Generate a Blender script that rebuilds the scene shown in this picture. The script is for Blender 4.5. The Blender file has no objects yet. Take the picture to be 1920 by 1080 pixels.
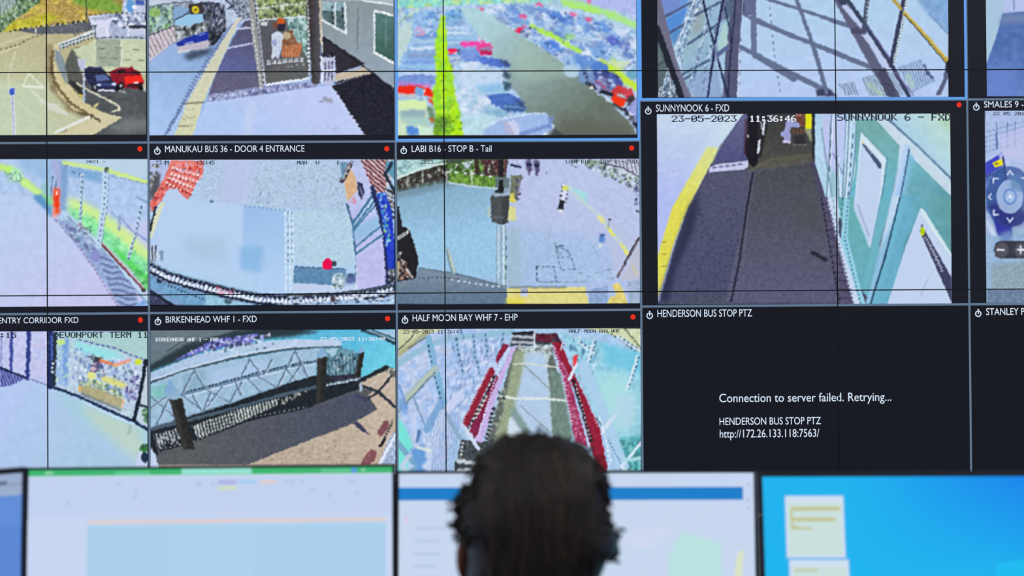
import bpy, bmesh, math, random
import numpy as np
from mathutils import Vector, Matrix, Quaternion
from math import radians as R, sin, cos, pi

# ---------------------------------------------------------------- camera, world, lamps, exposure
sc = bpy.context.scene
col = sc.collection
FPX = 3045.0                                   # focal length in photograph pixels (1920 wide)
CAM = Vector((0, 0, 1.5))
YAW, PITCH, ROLL = 0.02716638, 0.01318452, -0.00701668
_F = Vector((sin(YAW)*cos(PITCH), cos(YAW)*cos(PITCH), sin(PITCH)))
_R = Vector((cos(YAW), -sin(YAW), 0)); _U = _R.cross(_F)
CR = _R*cos(ROLL)+_U*sin(ROLL); CU = _U*cos(ROLL)-_R*sin(ROLL); CF = _F
YW = 5.0                                       # plane of the video wall's glass

cd = bpy.data.cameras.new('camera'); cam = bpy.data.objects.new('camera', cd); col.objects.link(cam)
cd.sensor_width = 36; cd.lens = FPX/1920*36; cd.clip_end = 60; cd.clip_start = .05
cam.matrix_world = Matrix(((CR.x, CU.x, -CF.x, CAM.x), (CR.y, CU.y, -CF.y, CAM.y), (CR.z, CU.z, -CF.z, CAM.z), (0, 0, 0, 1)))
cd.dof.use_dof = True; cd.dof.focus_distance = YW; cd.dof.aperture_fstop = cd.lens/16.0
sc.camera = cam

w = bpy.data.worlds.new('world'); sc.world = w; w.use_nodes = True
w.node_tree.nodes['Background'].inputs[0].default_value = (.5, .6, .8, 1); w.node_tree.nodes['Background'].inputs[1].default_value = .02
LAMP_W = 15.0                                  # watts of each ceiling lamp (built with the ceiling)
LAMP_SPOTS = [(-2.2, -.6), (0, -.6), (2.2, -.6), (-2.2, 1.4), (2.2, 1.4), (-2.2, 3.2), (2.2, 3.2)]
sc.view_settings.view_transform = 'Standard'; sc.view_settings.look = 'None'
sc.view_settings.exposure = 0; sc.view_settings.gamma = 1; sc.view_settings.use_curve_mapping = False

# ---------------------------------------------------------------- helpers
def unproj(px, py, depth):
    return CAM+(CR*((px-960)/FPX)+CU*((540-py)/FPX)+CF)*depth
def wp(px, py):                                # photograph pixel -> point of the wall plane (X, Z)
    d = CR*((px-960)/FPX)+CU*((540-py)/FPX)+CF
    p = CAM+d*((YW-CAM.y)/d.y); return p.x, p.z
def wall_px(X, Z):                             # wall plane -> photograph pixels (numpy)
    dx, dy, dz = X-CAM.x, YW-CAM.y, Z-CAM.z
    f = dx*CF.x+dy*CF.y+dz*CF.z
    return 960+FPX*(dx*CR.x+dy*CR.y+dz*CR.z)/f, 540-FPX*(dx*CU.x+dy*CU.y+dz*CU.z)/f
def lin(c):
    c = np.asarray(c, np.float64)/255
    return np.where(c <= .04045, c/12.92, ((c+.055)/1.055)**2.4)

def mat(name, c, rough=.6, spec=.3, metal=0, emit=None, noise=None, srgb=True):
    m = bpy.data.materials.new(name); m.use_nodes = True; nt = m.node_tree; b = nt.nodes['Principled BSDF']
    c = tuple(lin(c)) if srgb else c
    b.inputs['Base Color'].default_value = (*c, 1); b.inputs['Roughness'].default_value = rough
    b.inputs['Specular IOR Level'].default_value = spec; b.inputs['Metallic'].default_value = metal
    if emit is not None:
        b.inputs['Emission Color'].default_value = (*lin(emit), 1); b.inputs['Emission Strength'].default_value = 1
    if noise:                                   # (scale, amount): mottling of the base colour
        tc = nt.nodes.new('ShaderNodeTexCoord'); n = nt.nodes.new('ShaderNodeTexNoise'); n.inputs['Scale'].default_value = noise[0]; n.inputs['Detail'].default_value = 4
        mx = nt.nodes.new('ShaderNodeMix'); mx.data_type = 'RGBA'
        mx.inputs[6].default_value = (*[v*(1-noise[1]) for v in c], 1); mx.inputs[7].default_value = (*[min(1, v*(1+noise[1])) for v in c], 1)
        nt.links.new(tc.outputs['Object'], n.inputs['Vector']); nt.links.new(n.outputs['Fac'], mx.inputs[0]); nt.links.new(mx.outputs[2], b.inputs['Base Color'])
    return m
def screen_mat(name, strength=1.0):            # what a lit screen shows: the mesh's own picture colours, given off as light
    m = mat(name, (6, 7, 9), .45, .15); nt = m.node_tree; b = nt.nodes['Principled BSDF']
    a = nt.nodes.new('ShaderNodeAttribute'); a.attribute_name = 'picture'
    nt.links.new(a.outputs['Color'], b.inputs['Emission Color']); b.inputs['Emission Strength'].default_value = strength
    return m
M = {}
M['picture'] = screen_mat('screen_picture')
M['glass'] = mat('unlit_screen_black', (10, 11, 14), .4, .2)
M['tile'] = mat('tile_dark', (8, 8, 10), .45, .15, emit=(25, 28, 38)); M['tile_plain'] = mat('tile_no_signal', (8, 8, 10), .45, .15, emit=(22, 24, 33))
M['rule'] = mat('tile_rule_grey', (8, 8, 10), .45, .15, emit=(96, 118, 142)); M['rule_blue'] = mat('tile_rule_blue', (8, 8, 10), .45, .15, emit=(96, 160, 238))
M['caption'] = mat('caption_white', (8, 8, 10), .45, .15, emit=(216, 232, 250)); M['dot'] = mat('record_red', (8, 8, 10), .45, .15, emit=(236, 48, 30))
M['stamp_dark'] = mat('stamp_dark', (8, 8, 10), .45, .15, emit=(36, 46, 66)); M['stamp_light'] = mat('stamp_light', (8, 8, 10), .45, .15, emit=(222, 230, 244))
M['bezel'] = mat('black_bezel', (44, 48, 56), .5, .3); M['case'] = mat('black_case', (22, 24, 28), .55, .3)
M['mon_bezel'] = mat('monitor_bezel', (50, 56, 70), .45, .35); M['metal'] = mat('grey_metal', (150, 154, 160), .35, .5, .8)
M['button'] = mat('button_metal', (190, 196, 204), .3, .5, .6)

def new_obj(name, mesh, parent=None, loc=None):
    o = bpy.data.objects.new(name, mesh); col.objects.link(o)
    if parent: o.parent = parent
    if loc: o.location = loc
    return o
def tag(o, label=None, cat=None, group=None, kind=None):
    if label: o['label'] = label
    if cat: o['category'] = cat
    if group: o['group'] = group
    if kind: o['kind'] = kind
    return o
def thing(name, label, cat, loc=(0, 0, 0), rz=0, group=None):
    o = bpy.data.objects.new(name, None); col.objects.link(o); o.location = loc; o.rotation_euler = (0, 0, rz); o.empty_display_size = .1
    return tag(o, label, cat, group)
class MB:
    def __init__(s): s.v = []; s.f = []; s.mi = []; s.c = []
    def face(s, pts, mi=0, c=None):
        n = len(s.v); s.v += [tuple(p) for p in pts]; s.f.append(list(range(n, n+len(pts)))); s.mi.append(mi); s.c += [c]*len(pts)
    def box(s, a, b, mi=0):
        x0, y0, z0 = a; x1, y1, z1 = b; n = len(s.v)
        s.v += [(x0, y0, z0), (x1, y0, z0), (x1, y1, z0), (x0, y1, z0), (x0, y0, z1), (x1, y0, z1), (x1, y1, z1), (x0, y1, z1)]; s.c += [None]*8
        for f in ((0, 3, 2, 1), (4, 5, 6, 7), (0, 1, 5, 4), (1, 2, 6, 5), (2, 3, 7, 6), (3, 0, 4, 7)): s.f.append([n+i for i in f]); s.mi.append(mi)
    def tube(s, pts, rad, n=8, mi=0, cap=True):
        P = [Vector(p) for p in pts]; rad = rad if hasattr(rad, '__len__') else [rad]*len(P); k = len(s.v); up = Vector((0, 0, 1))
        for i, p in enumerate(P):
            t = (P[min(i+1, len(P)-1)]-P[max(i-1, 0)]).normalized()
            a = t.cross(up if abs(t.z) < .95 else Vector((1, 0, 0))).normalized(); b = a.cross(t)
            for j in range(n):
                an = 2*pi*j/n; s.v.append(tuple(p+(a*cos(an)+b*sin(an))*rad[i])); s.c.append(None)
        for i in range(len(P)-1):
            for j in range(n): s.f.append([k+i*n+j, k+i*n+(j+1) % n, k+(i+1)*n+(j+1) % n, k+(i+1)*n+j]); s.mi.append(mi)
        if cap:
            s.f.append([k+j for j in range(n)][::-1]); s.mi.append(mi); s.f.append([k+(len(P)-1)*n+j for j in range(n)]); s.mi.append(mi)
    def ball(s, c, r, nu=16, nv=10, mi=0, rot=None):
        k = len(s.v)
        for i in range(nv+1):
            t = pi*i/nv
            for j in range(nu):
                p = Vector((r[0]*sin(t)*cos(2*pi*j/nu), r[1]*sin(t)*sin(2*pi*j/nu), r[2]*cos(t)))
                if rot: p = rot @ p
                s.v.append(tuple(Vector(c)+p)); s.c.append(None)
        for i in range(nv):
            for j in range(nu): s.f.append([k+i*nu+j, k+(i+1)*nu+j, k+(i+1)*nu+(j+1) % nu, k+i*nu+(j+1) % nu]); s.mi.append(mi)
    def build(s, name, mats, parent=None, smooth=False, bevel=0, colour=False):
        me = bpy.data.meshes.new(name); me.from_pydata(s.v, [], s.f); mats = mats if isinstance(mats, (list, tuple)) else [mats]
        for m in mats: me.materials.append(m)
        me.polygons.foreach_set('material_index', s.mi)
        if smooth: me.polygons.foreach_set('use_smooth', [True]*len(s.f))
        if colour:
            at = me.attributes.new('picture', 'FLOAT_COLOR', 'POINT')
            at.data.foreach_set('color', np.array([(*lin(c), 1) for c in s.c], np.float32).ravel())
        me.update(); o = new_obj(name, me, parent)
        if bevel:
            b = o.modifiers.new('bevel', 'BEVEL'); b.width = bevel; b.segments = 2; b.limit_method = 'ANGLE'
        return o
# ---------------------------------------------------------------- pictures shown on the wall panels (drawn here, no files)
PX0, PY0, PW_, PH_ = -60, -60, 2060, 980          # drawing board, in photograph pixels

def _noise(scale, seed):
    r = np.random.default_rng(seed)
    h, w = int(PH_/scale)+3, int(PW_/scale)+3
    g = r.random((h, w)).astype(np.float32)
    yy = np.arange(PH_)/scale; xx = np.arange(PW_)/scale
    y0 = yy.astype(int); x0 = xx.astype(int); fy = (yy-y0)[:, None]; fx = (xx-x0)[None, :]
    fy = fy*fy*(3-2*fy); fx = fx*fx*(3-2*fx)
    a = g[y0][:, x0]; b = g[y0][:, x0+1]; c = g[y0+1][:, x0]; d = g[y0+1][:, x0+1]
    return ((a*(1-fx)+b*fx)*(1-fy)+(c*(1-fx)+d*fx)*fy).astype(np.float32)*2-1

class Board:
    def __init__(s):
        s.C = np.zeros((PH_, PW_, 3), np.float32); s.nz = {}; s.rng = np.random.default_rng(7)
        s.clipr = (PX0, PY0, PX0+PW_, PY0+PH_); s.o = (0, 0); s.k = 1.
    def view(s, x, y, k, clip=None):
        s.o = (x, y); s.k = k
        if clip: s.clipr = clip
    def T(s, p):
        p = np.asarray(p, np.float64).reshape(-1, 2)
        return np.stack([s.o[0]+p[:, 0]/s.k-PX0, s.o[1]+p[:, 1]/s.k-PY0], 1)
    def noise(s, sc):
        if sc not in s.nz: s.nz[sc] = _noise(sc, int(sc*13)+1)
        return s.nz[sc]
    def box(s, q, m=2):
        x0 = max(int(np.floor(q[:, 0].min()-m)), int(round(s.clipr[0]-PX0)), 0); x1 = min(int(np.ceil(q[:, 0].max()+m)), int(round(s.clipr[2]-PX0)), PW_)
        y0 = max(int(np.floor(q[:, 1].min()-m)), int(round(s.clipr[1]-PY0)), 0); y1 = min(int(np.ceil(q[:, 1].max()+m)), int(round(s.clipr[3]-PY0)), PH_)
        return (x0, y0, x1, y1) if x1 > x0 and y1 > y0 else None
    def pmask(s, q, soft=0):
        m = soft*2+2
        b = s.box(q, m)
        if b is None: return None, None
        x0, y0, x1, y1 = b; A = np.zeros((y1-y0, x1-x0), np.float32)
        offs = ((.25, .25), (.75, .25), (.25, .75), (.75, .75))
        for ox, oy in offs:
            X = np.arange(x0, x1)+ox; Y = (np.arange(y0, y1)+oy)[:, None]
            ins = np.zeros(A.shape, bool)
            for (ax, ay), (bx, by) in zip(q, np.roll(q, -1, 0)):
                if ay == by: continue
                c = (ay > Y) != (by > Y)
                xi = ax+(Y-ay)*(bx-ax)/(by-ay)
                ins ^= c & (X < xi)
            A += ins*.25
        if soft: A = blur2(A, soft)
        return b, A
    def put(s, b, A, c, a=1., tex=None, mix=None):
        x0, y0, x1, y1 = b; R = s.C[y0:y1, x0:x1]
        if len(c) == 4 and np.ndim(c[0]) == 1:        # gradient: colour0, colour1, point0, point1
            c0, c1 = np.array(c[0], np.float32), np.array(c[1], np.float32); p = s.T([c[2], c[3]]); d = p[1]-p[0]
            X, Y = np.meshgrid(np.arange(x0, x1), np.arange(y0, y1))
            t = np.clip(((X-p[0, 0])*d[0]+(Y-p[0, 1])*d[1])/(d@d), 0, 1)[..., None]
            col = c0*(1-t)+c1*t
        else: col = np.array(c, np.float32)*np.ones(R.shape, np.float32)
        if mix: # (scale, colour, threshold, softness)
            n = s.noise(mix[0])[y0:y1, x0:x1]; t = np.clip((n-mix[2])/mix[3]+.5, 0, 1)[..., None]
            col = col*(1-t)+np.array(mix[1], np.float32)*t
        if tex: col = col+s.noise(tex[0])[y0:y1, x0:x1][..., None]*tex[1]
        A = (A*a)[..., None]
        R += (col-R)*A
    def poly(s, pts, c, a=1., soft=0, tex=None, mix=None):
        q = s.T(pts); b, A = s.pmask(q, soft)
        if b: s.put(b, A, c, a, tex, mix)
    def rect(s, x0, y0, x1, y1, c, **k): s.poly([(x0, y0), (x1, y0), (x1, y1), (x0, y1)], c, **k)
    def line(s, pts, w, c, a=1., dash=None, jag=None, soft=.5, tex=None):
        q = s.T(pts); w = w/s.k; base = 0
        for (ax, ay), (bx, by) in zip(q[:-1], q[1:]):
            L = float(np.hypot(bx-ax, by-ay))
            if L < 1e-6: continue
            b = s.box(np.array([[ax, ay], [bx, by]]), w/2+3+(jag[0] if jag else 0))
            if b:
                x0, y0, x1, y1 = b
                X, Y = np.meshgrid(np.arange(x0, x1)+.5, np.arange(y0, y1)+.5)
                u = ((X-ax)*(bx-ax)+(Y-ay)*(by-ay))/L; v = ((X-ax)*(by-ay)-(Y-ay)*(bx-ax))/L
                if jag: v = v+jag[0]*.6*np.sin((u+base)*2*np.pi/jag[1])
                d = np.hypot(np.maximum(np.maximum(-u, u-L), 0), v)
                A = np.clip((w/2-d)/(2*soft)+.5, 0, 1)
                if dash: A = A*np.clip(((dash[0]-((u+base) % (dash[0]+dash[1])))+.5), 0, 1)*(1.)
                s.put(b, A.astype(np.float32), c, a, tex)
            base += L
    def ell(s, x, y, rx, ry, c, a=1., rot=0, soft=.8):
        p = s.T([(x, y)])[0]; rx /= s.k; ry /= s.k; m = max(rx, ry)+2
        b = s.box(np.array([[p[0]-m, p[1]-m], [p[0]+m, p[1]+m]]), 0)
        if not b: return
        x0, y0, x1, y1 = b
        X, Y = np.meshgrid(np.arange(x0, x1)+.5-p[0], np.arange(y0, y1)+.5-p[1])
        cr, sr = np.cos(rot), np.sin(rot)
        d = np.hypot((X*cr+Y*sr)/rx, (-X*sr+Y*cr)/ry)
        A = np.clip((1-d)*min(rx, ry)/soft+.5, 0, 1)
        s.put(b, A.astype(np.float32), c, a)
    def specks(s, pts, n, size, cols, a=.8, rot=None, el=1.6, soft=.8):
        q = np.asarray(pts, float); lo, hi = q.min(0), q.max(0); k = 0; t = 0
        while k < n and t < n*20:
            t += 1; p = lo+s.rng.random(2)*(hi-lo); ins = False
            for (ax, ay), (bx, by) in zip(q, np.roll(q, -1, 0)):
                if (ay > p[1]) != (by > p[1]) and p[0] < ax+(p[1]-ay)*(bx-ax)/(by-ay): ins = not ins
            if not ins: continue
            k += 1; r = size[0]+(size[1]-size[0])*s.rng.random()**1.5
            ro = rot+s.rng.normal()*.25 if rot is not None else s.rng.random()*3.14
            s.ell(p[0], p[1], r*el**.5, r/el**.5, cols[s.rng.integers(len(cols))], a*(.6+.4*s.rng.random()), ro, soft)
    def hatch(s, pts, ang, per, duty, c, a=1., ph=0, jag=None):
        q = s.T(pts); b, A = s.pmask(q)
        if b is None: return
        x0, y0, x1, y1 = b; per = per/s.k
        X, Y = np.meshgrid(np.arange(x0, x1)+.5, np.arange(y0, y1)+.5)
        u = -X*np.sin(ang)+Y*np.cos(ang)
        if jag: u = u+jag[0]*np.sin((X*np.cos(ang)+Y*np.sin(ang))*6.283/jag[1])
        t = (u/per+ph) % 1
        st = np.clip((duty/2-np.abs(t-.5))*per+.5, 0, 1)
        s.put(b, (A*st).astype(np.float32), c, a)

def blur2(A, r):
    n = max(1, int(r)); out = A
    for ax in (0, 1):
        for _ in range(2):
            P = np.pad(out, [(n, n) if k == ax else (0, 0) for k in (0, 1)], mode='edge'); L = out.shape[ax]
            out = sum((P[d:d+L] if ax == 0 else P[:, d:d+L]) for d in range(2*n+1))/(2*n+1)
    return out

def paint(B):
    W = (225, 232, 248); K = (30, 36, 48)
    # ---------- A: ramp and parking deck
    B.view(0, 0, 3.6, (-60, -60, 275, 254))
    B.rect(-220, -220, 1000, 930, ((186, 180, 142), (196, 206, 176), (400, 300), (150, 900)), tex=(5, 6))
    B.poly([(-220, 560), (310, 540), (320, 930), (-220, 930)], (194, 208, 180), soft=8, tex=(6, 4), a=.8)
    B.poly([(-220, -220), (880, -220), (830, 95), (600, 150), (300, 182), (100, 205), (-220, 240)], (178, 150, 84), tex=(3, 26), mix=(9, (196, 178, 84), .1, .6))
    B.poly([(-220, 170), (60, 150), (320, 90), (420, 110), (300, 180), (100, 205), (-220, 240)], (190, 184, 62), tex=(4, 30), soft=2)
    B.poly([(380, -220), (880, -220), (830, 90), (720, 80), (600, 60), (500, 20)], (118, 158, 62), tex=(5, 16), soft=3)
    B.poly([(740, 0), (870, -40), (840, 60)], (150, 140, 70), soft=3, tex=(4, 20))
    B.poly([(-220, -220), (280, -220), (260, 20), (180, 80), (80, 150), (0, 230), (-220, 240)], (112, 140, 112), tex=(2, 34))
    B.specks([(0, 0), (280, 0), (180, 80), (60, 150), (0, 220)], 130, (5, 14), [(40, 66, 44), (170, 196, 150), (90, 130, 70), (198, 208, 200)], rot=1.2)
    B.poly([(0, 0), (130, 0), (60, 60), (0, 100)], (128, 148, 160), a=.6, soft=3)
    B.hatch([(0, 0), (140, 0), (60, 70), (0, 110)], 1.5, 22, .4, (190, 204, 214), .7)
    B.poly([(100, 205), (300, 180), (560, 148), (640, 150), (640, 200), (500, 228), (250, 230)], (92, 97, 106), tex=(3, 8))
    B.line([(60, 212), (200, 186), (600, 138)], 12, (34, 38, 36), dash=(4, 6)); B.line([(150, 192), (580, 146)], 9, (214, 220, 214), dash=(3, 11))
    B.specks([(300, 170), (560, 150), (560, 215), (300, 215)], 16, (4, 8), [(150, 156, 166)])
    B.line([(583, 0), (583, 148)], 8, (60, 64, 66)); B.line([(240, 190), (246, 232)], 9, (206, 210, 206))
    B.poly([(640, 262), (1000, 250), (1000, 500), (540, 470), (500, 330), (600, 300)], (198, 208, 176), tex=(6, 6))
    B.poly([(596, 112), (720, 92), (1000, 88), (1000, 264), (640, 264)], (172, 184, 212), tex=(3, 18))
    B.poly([(830, 0), (1000, 0), (1000, 96), (830, 96)], (186, 196, 222), tex=(3, 26)); B.ell(880, 40, 28, 42, (98, 158, 216)); B.rect(912, 0, 975, 34, (70, 96, 176)); B.ell(908, 48, 18, 14, (236, 240, 250))
    B.specks([(740, 100), (1000, 100), (1000, 190), (740, 190)], 70, (7, 18), [(232, 236, 250), (84, 96, 130), (60, 66, 96), (150, 160, 196), (244, 246, 255)])
    B.line([(880, 178), (1000, 186)], 20, (52, 54, 66)); B.poly([(860, 195), (1000, 190), (1000, 235), (880, 240)], (196, 202, 226))
    B.poly([(594, 116), (640, 104), (700, 112), (752, 140), (740, 185), (620, 186)], (214, 218, 240)); B.poly([(606, 120), (690, 112), (735, 132), (640, 140)], (150, 164, 186), a=.7)
    B.line([(598, 120), (610, 180)], 8, (90, 96, 110)); B.poly([(650, 186), (740, 180), (730, 255), (655, 250)], (206, 212, 232)); B.line([(720, 190), (736, 256)], 9, (236, 240, 250)); B.line([(640, 262), (760, 250), (1000, 256)], 8, (74, 84, 92), dash=(9, 3))
    B.line([(852, 60), (852, 190)], 9, (232, 238, 248)); B.line([(866, 180), (868, 250)], 8, (236, 240, 248)); B.line([(600, 104), (770, 88), (1000, 92)], 7, (50, 54, 60), dash=(4, 6))
    B.rect(648, 265, 820, 452, (158, 170, 152), tex=(5, 12), soft=1)
    B.line([(820, 265), (820, 450)], 9, (222, 230, 212)); B.line([(644, 265), (642, 420)], 6, (214, 220, 196))
    for x, y in ((520, 322), (525, 388), (690, 330), (690, 388), (770, 394), (800, 324), (920, 334), (860, 402), (955, 406)): B.line([(x-18, y), (x+18, y+2)], 7, (116, 124, 112))
    B.poly([(372, 300), (640, 205), (652, 236), (400, 340)], (176, 188, 194), tex=(3, 14))
    for a_, b_, d_ in (((372, 318), (640, 226), (4, 3)), ((400, 332), (650, 246), (3, 4)), ((500, 240), (640, 180), (3, 4))): B.line([a_, b_], 13, (70, 80, 84), dash=d_)
    B.line([(372, 308), (640, 206)], 9, (226, 234, 240)); B.line([(385, 322), (640, 236)], 6, (224, 230, 236)); B.line([(640, 170), (644, 240)], 10, (90, 100, 110)); B.line([(600, 180), (650, 170)], 9, (60, 66, 72))
    B.line([(340, 330), (345, 470), (372, 590), (480, 720), (600, 790), (700, 815)], 66, (128, 114, 82), a=.55, soft=4)
    B.poly([(368, 296), (398, 300), (424, 420), (452, 560), (560, 650), (600, 700), (690, 752), (700, 770), (640, 784), (500, 740), (400, 640), (352, 520), (348, 400)], (206, 196, 152), tex=(4, 8))
    B.poly([(370, 330), (404, 350), (446, 440), (452, 575), (410, 500), (372, 410)], (134, 148, 158), soft=1, tex=(4, 8))
    B.line([(356, 350), (348, 470), (372, 560), (470, 690), (600, 775)], 20, (98, 82, 54), a=.8, jag=(1.3, 9)); B.line([(336, 380), (352, 440), (356, 520)], 12, (90, 78, 52), dash=(5, 5))
    B.poly([(494, 328), (522, 390), (545, 470), (562, 540), (556, 662), (520, 624), (462, 560), (440, 440), (470, 360)], (90, 92, 88), tex=(4, 8), soft=1)
    B.poly([(450, 540), (520, 555), (562, 620), (556, 662), (500, 600)], (44, 44, 44), soft=2)
    B.poly([(540, 548), (660, 540), (1000, 585), (1000, 930), (590, 930), (822, 790), (690, 758), (570, 690), (562, 620)], (82, 87, 92), tex=(6, 6))
    B.poly([(700, 850), (900, 795), (1000, 810), (1000, 880), (800, 900)], (128, 134, 136), a=.7, soft=7, tex=(8, 10))
    B.line([(516, 558), (600, 610), (720, 672), (800, 715), (806, 742), (756, 756)], 11, (222, 220, 192)); B.line([(806, 612), (850, 628)], 9, (210, 214, 206), dash=(4, 2))
    B.poly([(720, 660), (780, 645), (740, 668)], (50, 52, 56), soft=1)
    B.poly([(380, 912), (590, 786), (700, 758), (828, 792), (600, 930), (380, 930)], (206, 200, 164), tex=(5, 5)); B.specks([(480, 750), (620, 780), (700, 830), (640, 800)], 22, (5, 12), [(96, 84, 58), (70, 64, 46)])
    B.line([(640, 720), (660, 700)], 16, (206, 190, 132)); B.line([(540, 640), (560, 655)], 14, (220, 196, 90)); B.line([(400, 888), (446, 880)], 13, (120, 116, 96), soft=2)
    B.line([(380, 892), (600, 790)], 22, (222, 226, 218)); B.line([(215, 612), (300, 690), (380, 720), (452, 770)], 11, (222, 226, 214)); B.poly([(265, 680), (370, 700), (450, 770), (420, 775), (330, 740)], (212, 216, 206), a=.8)
    B.line([(120, 680), (300, 835)], 8, (208, 214, 200), a=.7); B.line([(190, 500), (155, 580), (290, 582), (200, 500)], 10, (222, 230, 206)); B.line([(155, 580), (290, 588)], 18, (222, 230, 214))
    B.line([(105, 350), (70, 460), (56, 520), (66, 590)], 10, (216, 214, 186), a=.8); B.line([(0, 332), (110, 310), (200, 262), (290, 230)], 12, (120, 116, 90), dash=(5, 4)); B.line([(0, 300), (200, 240)], 9, (222, 214, 190), a=.7); B.line([(0, 360), (130, 310)], 7, (224, 218, 196), a=.8)
    B.line([(84, 600), (95, 915)], 22, (212, 222, 232)); B.line([(84, 650), (93, 915)], 6, (130, 146, 176), a=.8); B.rect(62, 592, 106, 645, (196, 208, 226)); B.rect(68, 598, 100, 640, (62, 88, 190), tex=(3, 20))
    B.poly([(520, 402), (576, 402), (572, 470), (540, 475)], (188, 192, 216)); B.line([(568, 405), (568, 690)], 14, (186, 198, 226)); B.line([(560, 600), (562, 680)], 6, (130, 150, 170))
    B.poly([(566, 468), (600, 450), (690, 455), (724, 500), (790, 552), (812, 592), (800, 612), (670, 622), (630, 606), (580, 540)], (40, 44, 74), tex=(3, 10))
    B.poly([(640, 508), (712, 505), (745, 540), (655, 548)], (86, 104, 158)); B.line([(566, 470), (600, 452), (688, 456)], 10, (110, 112, 138), dash=(4, 4)); B.poly([(650, 560), (780, 560), (800, 580), (660, 585)], (56, 66, 122)); B.line([(668, 610), (770, 612)], 12, (226, 228, 240)); B.ell(640, 590, 18, 26, (16, 18, 26)); B.ell(640, 590, 9, 14, (150, 156, 176)); B.ell(664, 574, 16, 10, (196, 206, 236)); B.ell(770, 570, 16, 10, (206, 214, 240)); B.ell(800, 592, 16, 22, (18, 18, 26))
    B.poly([(738, 494), (800, 456), (892, 456), (940, 482), (968, 540), (970, 584), (935, 602), (830, 592), (760, 546)], (140, 24, 42), tex=(3, 12))
    B.poly([(790, 470), (840, 462), (850, 490), (800, 500)], (40, 30, 44)); B.poly([(832, 520), (952, 505), (968, 552), (852, 572)], (238, 38, 28)); B.line([(800, 460), (892, 452)], 8, (170, 90, 110), dash=(4, 3)); B.poly([(880, 478), (935, 480), (950, 505), (900, 505)], (100, 22, 40)); B.poly([(856, 570), (968, 560), (966, 590), (860, 590)], (70, 24, 34)); B.rect(905, 552, 930, 566, (236, 226, 230)); B.ell(818, 580, 16, 24, (20, 18, 22)); B.ell(818, 580, 8, 12, (168, 168, 176)); B.ell(948, 590, 18, 18, (22, 18, 22)); B.poly([(960, 570), (1000, 590), (1000, 625), (968, 605)], (200, 204, 186), soft=1)
    # ---------- B: forecourt with bus, post and bin
    B.view(270, 0, 3.6, (279, -60, 739, 254))
    B.rect(30, -220, 1700, 930, ((150, 176, 222), (172, 196, 240), (200, 300), (200, 900)))
    B.poly([(30, 430), (640, 190), (650, 500), (250, 915), (30, 915)], ((140, 172, 216), (170, 198, 240), (400, 350), (100, 900)), tex=(9, 4))
    B.poly([(30, -220), (720, -220), (720, 110), (610, 170), (220, 290), (30, 300)], (150, 160, 180), tex=(3, 40))
    B.poly([(30, 20), (200, 30), (200, 180), (30, 220)], (146, 178, 180), tex=(3, 38)); B.specks([(30, 40), (200, 40), (200, 200), (30, 230)], 80, (6, 15), [(84, 108, 84), (200, 224, 190), (140, 190, 120), (52, 66, 70)], rot=1.9); B.ell(70, 85, 40, 30, (150, 196, 96), a=.7)
    B.poly([(30, 0), (300, 0), (190, 25), (30, 50)], (196, 206, 226)); B.line([(30, 48), (200, 18), (330, 12)], 6, (70, 80, 92))
    B.poly([(30, 240), (200, 175), (230, 260), (30, 420)], (206, 196, 206), tex=(3, 12)); B.hatch([(30, 235), (210, 175), (232, 270), (30, 400)], 1.1, 30, .18, (84, 78, 90), .8); B.line([(30, 240), (205, 175)], 8, (40, 44, 60), dash=(6, 2))
    B.poly([(300, -20), (520, -20), (600, 40), (560, 60), (410, 90)], (186, 198, 224), tex=(3, 28)); B.line([(540, -10), (600, 40), (560, 66)], 8, (40, 44, 60)); B.line([(600, 0), (604, 50)], 7, (60, 64, 86))
    B.poly([(300, 40), (400, 10), (520, 20), (556, 90), (552, 190), (470, 290), (440, 310), (420, 215), (330, 180), (300, 90)], (66, 72, 92), tex=(3, 46)); B.specks([(400, 30), (540, 40), (550, 180), (450, 290), (410, 150)], 90, (5, 14), [(24, 26, 38), (130, 140, 170), (190, 200, 225), (90, 96, 90)], rot=1.4)
    B.poly([(205, 170), (400, 110), (430, 215), (330, 222), (215, 260)], (110, 118, 120), tex=(3, 46)); B.specks([(205, 175), (400, 140), (430, 215), (220, 260)], 60, (5, 13), [(30, 30, 42), (196, 206, 220), (226, 230, 240), (70, 74, 80)], rot=1.7)
    B.poly([(210, 110), (330, 80), (400, 100), (405, 150), (300, 175), (215, 175)], (150, 196, 230)); B.poly([(210, 40), (300, 60), (296, 90), (205, 130), (200, 90)], (132, 168, 206)); B.line([(205, 135), (300, 90)], 8, (60, 70, 96))
    B.poly([(300, 30), (400, 20), (410, 90), (310, 95)], (62, 56, 60)); B.ell(348, 66, 24, 24, (226, 206, 40)); B.ell(348, 66, 10, 12, (120, 104, 40), soft=2)
    B.poly([(220, 290), (300, 250), (425, 212), (440, 262), (400, 290), (230, 318)], (34, 52, 158), tex=(4, 14)); B.line([(280, 296), (330, 284)], 9, (160, 180, 232)); B.line([(370, 240), (410, 230)], 14, (92, 110, 200))
    B.poly([(222, 316), (430, 270), (446, 300), (436, 318), (240, 350)], (190, 184, 200)); B.line([(236, 352), (436, 318)], 15, (216, 214, 224), jag=(1, 8)); B.poly([(262, 380), (330, 345), (480, 320), (430, 370), (300, 405)], (58, 70, 92), soft=4)
    B.poly([(440, 215), (480, 190), (500, 260), (455, 312)], (44, 50, 62), tex=(3, 30)); B.line([(470, 300), (552, 190)], 14, (40, 40, 52))
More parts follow.
